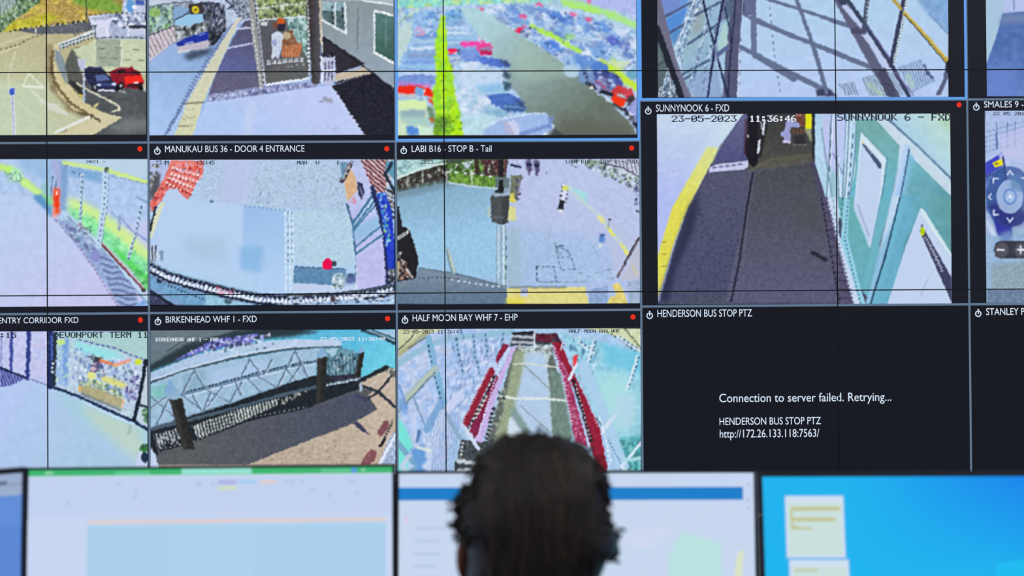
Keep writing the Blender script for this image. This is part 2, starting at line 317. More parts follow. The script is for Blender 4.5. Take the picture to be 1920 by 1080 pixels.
    B.poly([(560, 60), (660, 80), (660, 110), (610, 200), (560, 190), (548, 110)], (182, 196, 222), tex=(3, 20)); B.line([(612, 60), (640, 110)], 16, (50, 56, 82), dash=(4, 3)); B.specks([(600, 0), (720, 0), (720, 110), (640, 120)], 40, (5, 12), [(40, 44, 60), (180, 196, 220), (96, 104, 126)])
    B.poly([(550, 200), (640, 120), (400, 500), (150, 915), (130, 915)], (126, 146, 190), tex=(3, 10)); B.line([(540, 240), (350, 520), (150, 910)], 20, (86, 102, 150), dash=(3, 4), a=.7); B.line([(560, 240), (365, 545), (175, 910)], 12, (196, 208, 232), dash=(4, 4))
    B.poly([(630, 120), (658, 118), (590, 260), (520, 420), (400, 690), (330, 915), (205, 915), (290, 700), (400, 500), (540, 260)], ((206, 206, 190), (212, 214, 178), (600, 200), (280, 850)), tex=(4, 6))
    B.line([(270, 700), (400, 692)], 9, (110, 100, 84), soft=1.5); B.line([(235, 852), (300, 850)], 7, (130, 120, 96)); B.specks([(290, 720), (370, 720), (320, 905), (220, 905)], 22, (5, 9), [(168, 164, 136)])
    B.poly([(640, 190), (720, 100), (730, 280), (790, 600), (430, 650), (500, 470), (600, 260)], ((84, 84, 110), (98, 104, 160), (680, 160), (560, 500)), tex=(3, 7))
    B.poly([(490, 490), (780, 490), (790, 605), (430, 655)], (98, 96, 124), tex=(2, 10))
    for a_, b_ in (((566, 325), (735, 292)), ((626, 195), (720, 186)), ((650, 150), (715, 130))): B.line([a_, b_], 11, (206, 212, 236), jag=(1.2, 6))
    B.poly([(430, 640), (800, 580), (1160, 555), (1180, 590), (760, 650), (425, 690)], (140, 148, 190), tex=(3, 24)); B.specks([(440, 640), (1130, 560), (1130, 600), (430, 680)], 120, (5, 11), [(84, 88, 128), (206, 216, 246), (176, 186, 226)])
    B.poly([(420, 690), (760, 645), (1160, 585), (1270, 575), (1490, 915), (325, 915)], ((190, 202, 242), (176, 200, 242), (1000, 620), (700, 900)), tex=(9, 3)); B.poly([(700, 690), (750, 680), (720, 915), (670, 915)], (206, 214, 240), a=.6, soft=6)
    B.line([(1222, 668), (1262, 682)], 26, (140, 140, 150), soft=3, a=.8); B.line([(1190, 686), (1210, 690)], 8, (130, 136, 150)); B.specks([(1230, 840), (1320, 840), (1320, 890), (1230, 890)], 12, (4, 7), [(156, 166, 196)])
    B.poly([(705, -20), (745, -20), (800, 480), (808, 585), (780, 605), (770, 500), (730, 270)], (150, 150, 150), tex=(3, 8)); B.line([(724, 100), (790, 600)], 9, (226, 232, 240), dash=(5, 3)); B.line([(748, 0), (800, 430), (812, 580)], 10, (40, 44, 56), dash=(5, 4)); B.line([(758, 0), (808, 480), (816, 560)], 8, (232, 238, 246))
    B.poly([(758, -20), (1115, -20), (1120, 530), (825, 575)], (96, 98, 100), tex=(4, 6))
    B.poly([(760, -20), (1100, -20), (1090, 110), (770, 130)], (140, 158, 110), tex=(3, 50)); B.specks([(770, 0), (1090, 0), (1080, 110), (780, 125)], 130, (6, 15), [(62, 78, 56), (206, 220, 196), (180, 200, 110), (110, 130, 96), (40, 44, 44)], rot=1.3)
    B.poly([(950, 110), (1095, 110), (1110, 400), (1060, 320), (1000, 240)], (130, 166, 166), tex=(3, 40)); B.specks([(960, 120), (1095, 120), (1105, 390), (1040, 280)], 90, (5, 14), [(190, 226, 226), (54, 66, 70), (110, 150, 140), (220, 236, 240)], rot=1.4)
    B.poly([(780, 175), (890, 175), (960, 420), (810, 480), (790, 300)], (88, 88, 98), tex=(4, 6), soft=3); B.line([(780, 135), (1090, 112)], 9, (226, 232, 240), jag=(1, 7)); B.rect(790, 145, 835, 172, (200, 206, 210)); B.rect(868, 150, 905, 195, (112, 76, 60))
    B.poly([(900, 125), (948, 122), (952, 160), (905, 165)], (196, 88, 34)); B.poly([(900, 160), (955, 160), (950, 205), (905, 210)], (44, 42, 62))
    B.poly([(930, 225), (1000, 200), (1050, 330), (1050, 385), (930, 385)], (140, 98, 74), tex=(3, 26)); B.poly([(935, 320), (1060, 290), (1065, 350), (1040, 385), (930, 388)], (176, 108, 72), tex=(3, 24)); B.hatch([(935, 310), (1060, 300), (1060, 388), (930, 388)], 1.57, 22, .3, (210, 150, 110), .7); B.ell(960, 240, 30, 24, (186, 170, 140))
    B.poly([(865, 230), (900, 212), (940, 230), (935, 300), (915, 380), (880, 390), (860, 300)], (198, 206, 226), tex=(3, 16)); B.line([(872, 310), (870, 390)], 16, (206, 212, 230)); B.line([(915, 320), (905, 388)], 16, (190, 200, 222)); B.ell(882, 290, 14, 24, (150, 164, 200))
    for i, x in enumerate(range(828, 1080, 37)): B.hatch([(x, 408-i*3), (x+27, 406-i*3), (x+27, 432-i*3), (x, 434-i*3)], 1.57, 11, .5, (228, 234, 246)); B.line([(x, 432-i*3), (x+26, 430-i*3)], 6, (228, 234, 246))
    B.specks([(930, 430), (1080, 430), (1080, 465), (930, 465)], 8, (4, 7), [(200, 206, 220)])
    B.line([(826, 574), (1112, 530)], 14, (232, 238, 250), jag=(1.2, 8)); B.line([(1112, 0), (1112, 532)], 12, (226, 232, 240), dash=(5, 3)); B.line([(1100, 200), (1105, 520)], 6, (40, 48, 52), dash=(5, 4)); B.line([(762, 60), (1090, 20)], 10, (220, 230, 226), dash=(6, 3))
    B.poly([(1195, -220), (1700, -220), (1700, 620), (1480, 470), (1195, 235)], ((140, 152, 158), (150, 166, 182), (1400, 50), (1640, 500)), tex=(8, 4))
    B.poly([(1195, -220), (1700, -220), (1700, 30), (1480, 8), (1195, 0)], (170, 184, 190)); B.line([(1470, 4), (1690, 34)], 10, (236, 240, 248)); B.line([(1445, 60), (1440, 330)], 7, (104, 114, 122))
    B.poly([(1200, 10), (1355, 20), (1362, 225), (1290, 190), (1205, 130)], (150, 180, 190), tex=(3, 30)); B.poly([(1205, 70), (1360, 80), (1362, 215), (1290, 180), (1210, 130)], (84, 108, 112), tex=(3, 20)); B.line([(1292, 20), (1292, 180)], 9, (232, 238, 244)); B.line([(1357, 20), (1362, 225)], 12, (232, 238, 246)); B.line([(1205, 135), (1360, 225)], 12, (236, 242, 250), jag=(1, 6)); B.line([(1268, 40), (1270, 160)], 12, (44, 52, 60), dash=(6, 4)); B.line([(1340, 50), (1342, 120)], 14, (52, 60, 70), dash=(8, 4))
    B.poly([(1560, 78), (1700, 110), (1700, 430), (1552, 350)], ((84, 120, 116), (62, 96, 90), (1600, 120), (1640, 380)), tex=(7, 8)); B.line([(1635, 120), (1632, 320)], 8, (120, 150, 150), a=.7); B.line([(1560, 72), (1700, 112)], 14, (240, 246, 252), jag=(1.2, 6)); B.line([(1556, 80), (1554, 350)], 13, (220, 230, 236)); B.line([(1552, 352), (1700, 434)], 14, (246, 250, 255), jag=(1.2, 6))
    B.poly([(1195, 235), (1490, 430), (1300, 500), (1290, 410), (1195, 380)], (50, 46, 56), tex=(3, 5)); B.line([(1195, 240), (1700, 610)], 9, (30, 30, 38)); B.poly([(1290, 500), (1490, 455), (1530, 495), (1290, 550)], (196, 184, 166), tex=(3, 8)); B.line([(1295, 560), (1540, 500)], 12, (60, 52, 54), jag=(1.2, 8))
    B.poly([(1265, 580), (1560, 495), (1700, 620), (1700, 915), (1490, 915)], (36, 36, 50), tex=(2, 12)); B.line([(1270, 590), (1490, 912)], 10, (206, 216, 240), dash=(5, 4))
    B.poly([(1108, -20), (1190, -20), (1192, 560), (1165, 570), (1130, 560)], ((56, 50, 52), (86, 86, 96), (1110, 100), (1190, 100)), tex=(4, 8)); B.poly([(1180, 0), (1196, 0), (1204, 300), (1190, 300)], (196, 180, 164)); B.line([(1200, 200), (1204, 400)], 8, (226, 222, 214))
    B.poly([(1190, 380), (1290, 375), (1288, 540), (1270, 575), (1200, 565)], (190, 194, 222), tex=(3, 8)); B.hatch([(1205, 420), (1284, 410), (1280, 545), (1210, 545)], 1.6, 22, .35, (60, 62, 90)); B.ell(1240, 372, 46, 14, (44, 46, 60)); B.specks([(1200, 360), (1285, 360), (1285, 385), (1200, 385)], 14, (5, 9), [(140, 150, 180), (20, 20, 30)]); B.line([(1198, 385), (1206, 560)], 9, (240, 244, 255)); B.line([(1200, 480), (1288, 470)], 12, (226, 228, 244))
    # ---------- C: car park from above
    B.view(730, 0, 3.6, (745, -60, 1194, 254))
    B.rect(40, -220, 1700, 930, (160, 196, 228), tex=(4, 20), mix=(7, (186, 206, 236), 0, .8))
    B.poly([(40, -220), (1100, -220), (1100, 10), (600, 30), (300, 45), (40, 60)], (140, 214, 206), tex=(4, 22), mix=(8, (186, 226, 160), .2, .6)); B.poly([(1380, -220), (1700, -220), (1700, 110), (1500, 60), (1200, 10)], (176, 186, 236), tex=(5, 8))
    B.poly([(40, 200), (250, 60), (330, 50), (190, 180), (60, 470), (40, 470)], (190, 214, 214), tex=(6, 6), soft=3)
    B.specks([(50, 60), (250, 50), (160, 140), (50, 170)], 70, (7, 18), [(120, 170, 220), (190, 220, 190), (120, 150, 190), (210, 226, 245)], rot=2.6, el=2)
    B.poly([(460, 60), (620, 60), (760, 150), (900, 250), (1100, 370), (1280, 520), (1350, 590), (1500, 700), (1640, 850), (1680, 930), (1100, 930), (1090, 830), (920, 760), (880, 650), (800, 560), (800, 430), (690, 380), (600, 240), (520, 140)], ((176, 212, 222), (104, 116, 106), (650, 130), (1250, 860)), tex=(9, 5))
    B.poly([(880, 250), (1100, 380), (1270, 500), (900, 560), (820, 430)], (168, 196, 180), a=.5, soft=9); B.poly([(1150, 800), (1600, 830), (1650, 930), (1120, 930)], (94, 92, 84), a=.6, soft=9)
    cc = [(120, 160, 226), (150, 196, 236), (206, 222, 246), (96, 132, 200), (176, 206, 232), (226, 236, 250), (130, 150, 196)]
    B.specks([(620, 40), (1150, 60), (1660, 200), (1660, 430), (1290, 480), (900, 230), (700, 100)], 420, (10, 34), cc, rot=.35, el=2.4, a=.75)
    B.specks([(620, 40), (1150, 60), (1660, 200), (1660, 430), (1290, 480), (900, 230), (700, 100)], 210, (4, 10), [(104, 140, 190), (226, 238, 252), (140, 200, 226), (90, 116, 170)], a=.7)
    B.poly([(720, 0), (1180, -10), (1380, 40), (1660, 140), (1670, 200), (1480, 140), (1300, 80), (1150, 60)], (172, 218, 214), a=.35, soft=4)
    B.line([(1180, 10), (1350, 50), (1500, 100), (1660, 170)], 44, (170, 232, 126), soft=3, a=.85); B.line([(1180, 30), (1400, 80)], 20, (176, 236, 90), soft=2, a=.8)
    B.line([(960, 180), (1100, 240), (1200, 300), (1290, 350)], 30, (176, 234, 86), soft=2, a=.95); B.ell(1215, 250, 34, 22, (128, 196, 110), a=.8); B.specks([(1190, 235), (1245, 235), (1240, 265), (1190, 265)], 10, (5, 9), [(80, 140, 90), (190, 240, 180)])
    B.line([(1430, 420), (1520, 480), (1600, 540), (1665, 590)], 46, (196, 232, 60), soft=3, a=.95); B.line([(1500, 400), (1560, 470)], 40, (206, 230, 130), soft=4, a=.8); B.ell(1580, 430, 40, 24, (214, 230, 190), a=.8)
    for x, y, rx, ry, c in ((1130, 110, 70, 26, (70, 120, 206)), (1180, 135, 60, 22, (96, 140, 220)), (1510, 275, 46, 28, (84, 98, 206)), (1440, 180, 70, 30, (98, 148, 222)), (1100, 320, 80, 40, (74, 124, 222)), (1040, 300, 50, 20, (130, 176, 236)), (1180, 385, 70, 34, (186, 206, 240)), (1240, 420, 80, 40, (150, 186, 232)), (1350, 430, 110, 44, (88, 136, 212)), (1430, 360, 80, 30, (120, 166, 226)), (960, 220, 60, 26, (160, 190, 236)), (1590, 310, 40, 30, (120, 140, 206))):
        B.ell(x, y, rx, ry, c, .85, .45, soft=4); B.specks([(x-rx, y-ry), (x+rx, y-ry), (x+rx, y+ry), (x-rx, y+ry)], 14, (5, 12), [(76, 104, 176), (206, 226, 250), (70, 100, 150)], rot=.5, a=.7)
    for x, y, r in ((905, 115, 24), (1240, 95, 18), (1345, 130, 18), (1345, 10, 16), (1010, 30, 18), (620, 62, 16)): B.ell(x, y, r*1.3, r*.7, (226, 96, 150), .85, .2, soft=2)
    B.ell(876, 205, 22, 20, (232, 48, 92)); B.ell(908, 182, 20, 14, (220, 90, 150)); B.ell(925, 215, 34, 36, (150, 168, 210), soft=2); B.specks([(890, 190), (960, 190), (950, 260), (900, 240)], 20, (5, 10), [(70, 84, 120), (226, 236, 250)])
    # right line of parked cars
    for x, y, rx, ry, c in ((1230, 480, 60, 40, (176, 206, 226)), (1330, 510, 60, 62, (120, 150, 196)), (1420, 470, 60, 50, (84, 130, 206)), (1480, 545, 100, 62, (74, 88, 160)), (1440, 580, 60, 50, (120, 120, 170)), (1560, 640, 66, 60, (200, 60, 60)), (1640, 500, 40, 30, (110, 170, 200))): B.ell(x, y, rx, ry, c, 1, .4, soft=3)
    B.poly([(1385, 560), (1420, 590), (1440, 630), (1400, 610)], (176, 166, 206)); B.line([(1395, 540), (1460, 600)], 9, (200, 60, 110)); B.line([(1430, 620), (1500, 640)], 24, (26, 28, 40), soft=2); B.specks([(1290, 470), (1560, 480), (1560, 590), (1400, 600)], 70, (5, 13), [(30, 36, 70), (196, 214, 250), (110, 140, 210)], rot=.5)
    B.poly([(1508, 640), (1560, 660), (1600, 690), (1560, 720), (1510, 690)], (240, 56, 24)); B.poly([(1540, 630), (1590, 640), (1600, 670), (1550, 650)], (170, 196, 206)); B.poly([(1560, 590), (1630, 600), (1655, 640), (1600, 660)], (206, 66, 84)); B.poly([(1600, 660), (1650, 640), (1668, 690), (1610, 720)], (64, 56, 60), soft=1); B.line([(1330, 560), (1390, 600)], 22, (34, 38, 56), soft=2); B.line([(1510, 700), (1580, 745)], 18, (40, 34, 36), soft=2)
    B.poly([(1610, 710), (1670, 660), (1680, 930), (1640, 800)], (150, 160, 216), tex=(3, 26)); B.line([(1590, 740), (1670, 850)], 26, (44, 40, 60), soft=2); B.specks([(1580, 750), (1660, 760), (1660, 830), (1600, 800)], 14, (5, 12), [(226, 232, 255), (40, 40, 56)]); B.ell(1362, 592, 12, 9, (226, 226, 220)); B.ell(1478, 676, 16, 9, (220, 222, 226))
    # left rows
    B.poly([(160, 90), (350, 40), (360, 270), (310, 270), (305, 500), (60, 570), (50, 480), (150, 260)], (150, 190, 232), tex=(3, 24)); 
    for i in range(11): y = 120+i*42; B.line([(240-i*17, y), (325-i*2, y-4)], 20+i, cc[i % 7], .8, soft=3); B.line([(230-i*16, y+14), (310, y+13)], 8, (104, 140, 200), .6, soft=2)
    B.specks([(280, 60), (360, 60), (330, 240), (200, 240)], 60, (6, 14), [(96, 150, 220), (196, 214, 240), (110, 140, 190)]); B.specks([(170, 180), (240, 190), (230, 235), (165, 240)], 14, (6, 12), [(226, 150, 186), (206, 160, 206)])
    B.poly([(380, 60), (470, 50), (560, 180), (690, 380), (370, 400)], (160, 196, 232), tex=(4, 18))
    for i in range(9): y = 90+i*34; B.line([(390, y), (470+i*16, y-2)], 15+i, cc[(i*3) % 7], .8, soft=3); B.line([(390, y+13), (460+i*15, y+13)], 6, (96, 130, 190), .55, soft=2)
    B.specks([(380, 60), (480, 60), (480, 150), (390, 160)], 40, (7, 15), [(84, 150, 214), (140, 196, 230), (100, 140, 180)])
    B.ell(425, 345, 34, 22, (238, 34, 84)); B.line([(395, 352), (470, 362)], 9, (236, 240, 250), dash=(4, 2)); B.line([(470, 340), (472, 372)], 8, (40, 44, 60)); B.line([(500, 300), (600, 296)], 34, (240, 76, 170), soft=2); B.ell(640, 325, 54, 50, (236, 70, 150), soft=2); B.poly([(600, 320), (685, 310), (688, 340), (610, 345)], (150, 130, 170)); B.poly([(606, 345), (690, 340), (686, 370), (630, 366)], (186, 36, 90)); B.specks([(600, 250), (670, 250), (670, 290), (600, 290)], 14, (5, 10), [(236, 190, 226), (196, 226, 246)])
    B.poly([(480, 340), (590, 332), (640, 400), (620, 425), (480, 405)], (120, 150, 220), tex=(4, 12)); B.poly([(375, 375), (480, 380), (480, 430), (380, 430)], (176, 196, 220)); B.line([(375, 412), (480, 408)], 9, (130, 150, 200)); B.poly([(380, 430), (440, 435), (420, 470), (380, 465)], (104, 130, 120), soft=2)
    B.poly([(600, 380), (700, 390), (790, 410), (825, 440), (810, 458), (700, 452), (620, 430)], (86, 120, 206), tex=(4, 12)); B.poly([(740, 400), (800, 415), (826, 446), (780, 452)], (64, 78, 120), soft=2); B.poly([(760, 470), (810, 490), (812, 530), (770, 520)], (56, 80, 96), soft=2); B.poly([(760, 540), (820, 560), (826, 600), (770, 610)], (58, 88, 110), soft=2)
    B.poly([(440, 440), (560, 410), (680, 470), (760, 480), (770, 640), (700, 690), (760, 760), (640, 890), (490, 915), (480, 760), (430, 600)], (176, 206, 232), tex=(5, 14), mix=(10, (206, 220, 240), 0, .6))
    B.poly([(560, 560), (750, 540), (770, 620), (620, 640)], (140, 190, 230), soft=4); B.poly([(450, 500), (740, 480), (756, 560), (500, 590)], (196, 218, 242), soft=4); B.specks([(440, 440), (740, 480), (760, 640), (480, 830)], 60, (6, 16), [(226, 238, 250), (160, 190, 222), (170, 206, 228)], rot=.1, el=2.4, a=.6)
    B.poly([(650, 640), (800, 630), (880, 660), (925, 720), (920, 755), (780, 750), (690, 700)], (78, 116, 196), tex=(4, 12)); B.poly([(760, 700), (900, 715), (920, 752), (780, 752)], (66, 96, 150), soft=2); B.line([(780, 720), (900, 726)], 10, (110, 160, 206)); B.poly([(840, 660), (900, 690), (925, 730), (880, 720)], (60, 78, 120), soft=2); B.poly([(640, 740), (760, 740), (780, 790), (640, 800)], (130, 176, 206), soft=3)
    B.poly([(480, 780), (700, 770), (760, 830), (640, 915), (490, 915)], (186, 218, 232), soft=3, tex=(5, 12)); B.poly([(640, 870), (760, 800), (960, 764), (1060, 760), (1100, 830), (1112, 880), (1040, 915), (640, 915)], (160, 186, 232), tex=(4, 5)); B.line([(640, 860), (760, 800), (960, 766), (1050, 762)], 10, (226, 236, 250), dash=(4, 2)); B.poly([(800, 815), (840, 810), (900, 905), (850, 912)], (200, 206, 236)); B.poly([(760, 820), (800, 815), (850, 912), (800, 915)], (190, 180, 206), a=.7); B.line([(890, 905), (1080, 850), (1095, 800)], 24, (110, 140, 200), soft=3); B.line([(1040, 912), (1110, 880), (1100, 840)], 11, (230, 240, 250)); B.poly([(1060, 910), (1120, 860), (1180, 915)], (66, 76, 80), soft=2)
    B.poly([(50, 520), (180, 500), (300, 510), (330, 560), (60, 600)], (124, 150, 216), tex=(4, 12)); B.line([(60, 562), (160, 566), (280, 580)], 14, (196, 120, 206), soft=2); B.line([(60, 610), (180, 600), (260, 620), (318, 650)], 54, (240, 40, 22), soft=2); B.poly([(170, 575), (235, 600), (230, 655), (175, 640)], (120, 170, 216)); B.line([(235, 600), (230, 655)], 8, (236, 232, 240)); B.line([(60, 640), (170, 645)], 20, (200, 190, 190), soft=2); B.poly([(255, 665), (300, 680), (300, 720)], (226, 60, 40), soft=1)
    B.poly([(50, 670), (250, 680), (270, 920), (50, 920)], (206, 226, 196), tex=(5, 8)); B.poly([(60, 680), (180, 672), (250, 690), (240, 740), (70, 740)], (214, 238, 176), soft=2); B.poly([(70, 745), (240, 740), (245, 800), (80, 810)], (150, 176, 186), soft=2); B.poly([(60, 780), (280, 800), (280, 850), (120, 850)], (170, 206, 200), soft=3); B.poly([(120, 850), (180, 860), (220, 912), (120, 912)], (84, 140, 216), soft=1); B.line([(180, 860), (220, 890)], 12, (226, 236, 246)); B.line([(275, 740), (290, 810)], 40, (110, 140, 110), soft=3); B.ell(284, 812, 12, 12, (226, 86, 50)); B.poly([(190, 870), (320, 850), (320, 920), (200, 920)], (206, 236, 214), soft=2)
    B.poly([(350, 110), (380, 110), (385, 270), (400, 400), (425, 470), (440, 600), (470, 740), (500, 915), (300, 915), (310, 760), (290, 640), (320, 500), (308, 400), (312, 280), (330, 170)], (176, 232, 30), tex=(5, 14), mix=(9, (150, 220, 60), .2, .6), soft=1); B.specks([(340, 480), (430, 480), (480, 760), (320, 760)], 50, (5, 11), [(140, 190, 60), (206, 240, 90), (120, 150, 60)], a=.6); B.poly([(300, 790), (350, 780), (420, 790), (400, 850), (330, 915), (300, 915)], (84, 130, 60), soft=4, a=.75); B.specks([(310, 780), (480, 790), (490, 900), (310, 900)], 40, (5, 12), [(70, 110, 40), (190, 240, 60), (50, 80, 40)], a=.6); B.ell(350, 200, 14, 60, (186, 232, 60), soft=4)
    # ---------- D: footbridge with shadows
    B.view(1200, 0, 5.686, (1232, -60, 1778, 183))
    B.rect(150, -350, 3400, 1060, ((176, 206, 236), (180, 202, 240), (1300, 0), (1300, 1000)), tex=(10, 4))
    B.poly([(180, -350), (1000, -350), (900, 1060), (180, 1060)], (146, 180, 208), tex=(8, 8)); B.poly([(520, 200), (720, 200), (700, 500), (560, 560), (460, 700), (440, 640)], (150, 184, 196), a=.7, soft=5); B.poly([(560, 100), (700, 60), (660, 320), (560, 380)], (150, 162, 164), a=.7, soft=4)
    B.poly([(200, -350), (570, -350), (480, 180), (360, 480), (300, 350)], (106, 152, 214), soft=2); B.poly([(215, -50), (420, -50), (440, 60), (270, 180)], (116, 140, 206)); B.poly([(270, 210), (500, 90), (440, 250), (310, 350)], (84, 140, 214)); B.poly([(315, 360), (460, 260), (370, 480)], (86, 140, 200), soft=2)
    for a_, b_ in (((265, 180), (560, 20)), ((320, 350), (470, 255)), ((500, 480), (720, 330)), ((580, 170), (880, 10)), ((440, 800), (740, 640)), ((450, 860), (600, 760)), ((740, 310), (830, 260))): B.line([a_, b_], 24, (74, 92, 128), soft=1.2)
    B.poly([(180, 280), (460, 1060), (180, 1060)], (90, 106, 112)); B.poly([(180, -60), (210, -60), (380, 620), (500, 1060), (440, 1060), (260, 500), (185, 290)], (112, 110, 134), tex=(4, 5)); B.poly([(300, 620), (420, 730), (560, 1060), (470, 1060)], (112, 110, 136), soft=1)
    B.line([(175, 300), (300, 640), (450, 1070)], 70, (34, 40, 52)); B.poly([(180, 480), (250, 680), (185, 700)], (100, 116, 116)); B.line([(190, 690), (250, 660)], 16, (60, 70, 80), soft=2)
    wv = [(236, 244, 255), (200, 222, 246), (84, 120, 170), (60, 80, 120)]
    for pl, n, r in (([(570, -20), (680, -20), (600, 200), (460, 560), (440, 720), (370, 560), (380, 500), (480, 200)], 330, -1.1), ([(730, 90), (790, 60), (700, 380), (620, 660), (560, 1060), (520, 940), (590, 640), (660, 360)], 190, -1.1), ([(780, 300), (810, 290), (730, 650), (670, 1060), (650, 1040), (700, 640)], 70, -1.3), ([(300, 730), (330, 800), (390, 960), (390, 1050), (190, 1050), (200, 960), (240, 900)], 150, -1.2)):
        B.specks(pl, n, (5, 13), wv, rot=r, el=2.6, a=.95)
    B.line([(300, 730), (220, 1050)], 8, (206, 222, 240)); B.line([(310, 760), (330, 1040)], 7, (206, 222, 240)); B.line([(580, 20), (370, 520), (440, 740)], 9, (226, 236, 252), jag=(1, 4))
    B.poly([(920, -60), (1100, -60), (1060, 500), (1030, 1060), (860, 1060), (900, 700), (930, 400), (960, 180)], (84, 88, 118), tex=(4, 6)); B.poly([(880, -60), (960, -60), (940, 160), (840, 260), (800, 480), (780, 480)], (110, 120, 160), tex=(4, 10)); B.poly([(900, 10), (1000, 10), (960, 200), (900, 200)], (84, 104, 130), soft=2)
    B.poly([(880, 260), (920, 230), (940, 470), (840, 540), (830, 480)], (170, 206, 206), soft=1); B.line([(830, 580), (930, 510)], 44, (92, 104, 150)); B.poly([(800, 640), (905, 570), (900, 760), (880, 1060), (850, 900)], (164, 196, 226))
    B.poly([(500, 880), (700, 700), (860, 760), (860, 1060), (560, 1060)], (142, 162, 206), a=.6, soft=4)
    for pts, w in (([(670, -20), (720, 220), (790, 480), (870, 780), (940, 1030)], 22), ([(890, -20), (850, 200), (795, 490), (770, 700), (720, 1040)], 22), ([(905, 80), (960, 330), (975, 480)], 12), ([(1020, -20), (990, 360), (960, 640), (935, 1040)], 16)): B.line(pts, w, (36, 44, 76), jag=(.5, 8))
    B.line([(750, 720), (735, 1040)], 9, (60, 70, 110), dash=(4, 4)); B.line([(800, 480), (820, 640)], 26, (120, 130, 176), soft=2); B.line([(780, 520), (770, 620)], 14, (56, 66, 106))
    B.line([(1060, 480), (1040, 1040)], 8, (232, 238, 250), dash=(12, 3)); B.line([(1075, 400), (1062, 900)], 7, (56, 66, 96), dash=(7, 14))
    B.poly([(1105, -60), (1238, -60), (1238, 150), (1100, 160), (1090, 140)], (98, 106, 146)); B.line([(1105, 20), (1105, 150)], 10, (40, 46, 76)); B.line([(1100, 155), (1238, 155)], 8, (60, 66, 106)); B.poly([(1180, 140), (1240, 140), (1248, 590), (1182, 570)], (104, 116, 150))
    for a_, b_, w in (((1380, -10), (1640, 80), 26), ((1240, 210), (1640, 395), 44), ((1100, 150), (1190, 200), 30), ((1070, 500), (1240, 590), 46), ((1240, 590), (1640, 840), 66)): B.line([a_, b_], w, (100, 112, 144), soft=1)
    B.line([(1380, 0), (1400, 300), (1440, 620), (1500, 1020)], 9, (70, 84, 120), dash=(5, 8))
    B.view(1190, 0, 4.683)
    for a_, b_, w in (((1160, -10), (1920, 235), 28), ((1065, 185), (1920, 530), 38), ((1060, 490), (1720, 815), 46), ((1415, -20), (1560, 380), 32), ((1560, 380), (1690, 830), 40)): B.line([a_, b_], w, (100, 112, 144), soft=1)
    B.poly([(1590, 790), (1690, 770), (1780, 845), (1600, 845)], (60, 64, 94), soft=1)
    B.view(1540, 0, 5.0526)
    B.poly([(860, -60), (1300, -60), (1300, 380), (1190, 310), (1000, 120)], (130, 170, 216), soft=3, tex=(8, 10)); B.line([(1020, 130), (1200, 320)], 10, (96, 120, 150), soft=2, a=.7)
    B.line([(0, 160), (130, 210), (330, 280)], 30, (100, 112, 144)); B.line([(-20, 440), (130, 500), (500, 650)], 46, (100, 112, 144)); B.line([(-40, 560), (50, 880)], 36, (100, 112, 144))
    B.hatch([(160, 800), (310, 770), (370, 900), (230, 900)], 1.2, 26, .4, (84, 110, 130), .9); B.hatch([(370, 740), (520, 700), (640, 910), (460, 910)], 1.2, 24, .4, (92, 116, 120), .9); B.hatch([(720, 640), (940, 560), (1080, 770), (860, 880)], 1.3, 24, .4, (96, 120, 160), .9); B.specks([(960, 590), (1080, 770), (1000, 700)], 24, (6, 14), [(44, 54, 96), (80, 90, 140)], rot=.9); B.line([(450, 800), (560, 890)], 30, (206, 236, 150), a=.4, soft=4); B.line([(820, 720), (860, 820)], 34, (196, 236, 180), a=.5, soft=5)
    B.line([(150, -40), (330, 290), (520, 640), (700, 930)], 92, (92, 96, 124), soft=1.2); B.poly([(520, 690), (600, 640), (740, 910), (620, 910)], (72, 74, 100), tex=(3, 8)); B.line([(220, 60), (400, 270)], 44, (186, 198, 236), soft=1); B.line([(400, 320), (640, 640)], 44, (190, 200, 234), soft=1); B.line([(310, 290), (400, 300)], 56, (74, 74, 104), soft=1.5); B.poly([(140, -20), (260, -20), (230, 50), (170, 40)], (60, 66, 96))
    B.line([(230, -20), (420, 240), (660, 610), (830, 910)], 40, (56, 66, 92)); B.line([(440, 250), (650, 560)], 12, (92, 84, 140)); B.line([(700, 680), (870, 900)], 12, (120, 110, 170)); B.hatch([(610, 680), (680, 690), (790, 900), (700, 900)], .9, 22, .4, (90, 100, 116), .8)
    B.line([(440, -20), (405, 260)], 42, (66, 78, 104)); B.line([(458, -10), (430, 240)], 8, (214, 226, 240), dash=(4, 3)); B.line([(440, 10), (420, 200)], 14, (190, 210, 210), a=.7, dash=(5, 3)); B.line([(785, -20), (750, 160), (655, 620)], 40, (54, 60, 90), tex=(3, 8)); B.line([(812, -10), (770, 240), (690, 600)], 26, (206, 224, 236), soft=1); B.line([(812, -10), (770, 240), (690, 600)], 9, (60, 80, 90), dash=(3, 3))
    B.line([(670, -20), (750, 80)], 34, (176, 160, 84)); B.line([(790, 130), (1000, 350), (1200, 590)], 36, (186, 164, 74)); B.line([(785, 138), (990, 372), (1190, 612)], 9, (60, 60, 56)); B.line([(800, 118), (1200, 560)], 8, (214, 206, 150)); B.poly([(1180, 600), (1215, 600), (1215, 700), (1130, 900), (1085, 900), (1150, 760)], (92, 98, 128)); B.line([(1195, 590), (1190, 680)], 26, (38, 40, 62), soft=1.5)
    # ---------- E: bleached platform path
    B.view(0, 250, 3.086, (-60, 298, 277, 575.5))
    B.rect(-200, 130, 900, 1100, ((184, 208, 241), (196, 200, 238), (100, 300), (400, 900)), tex=(9, 4))
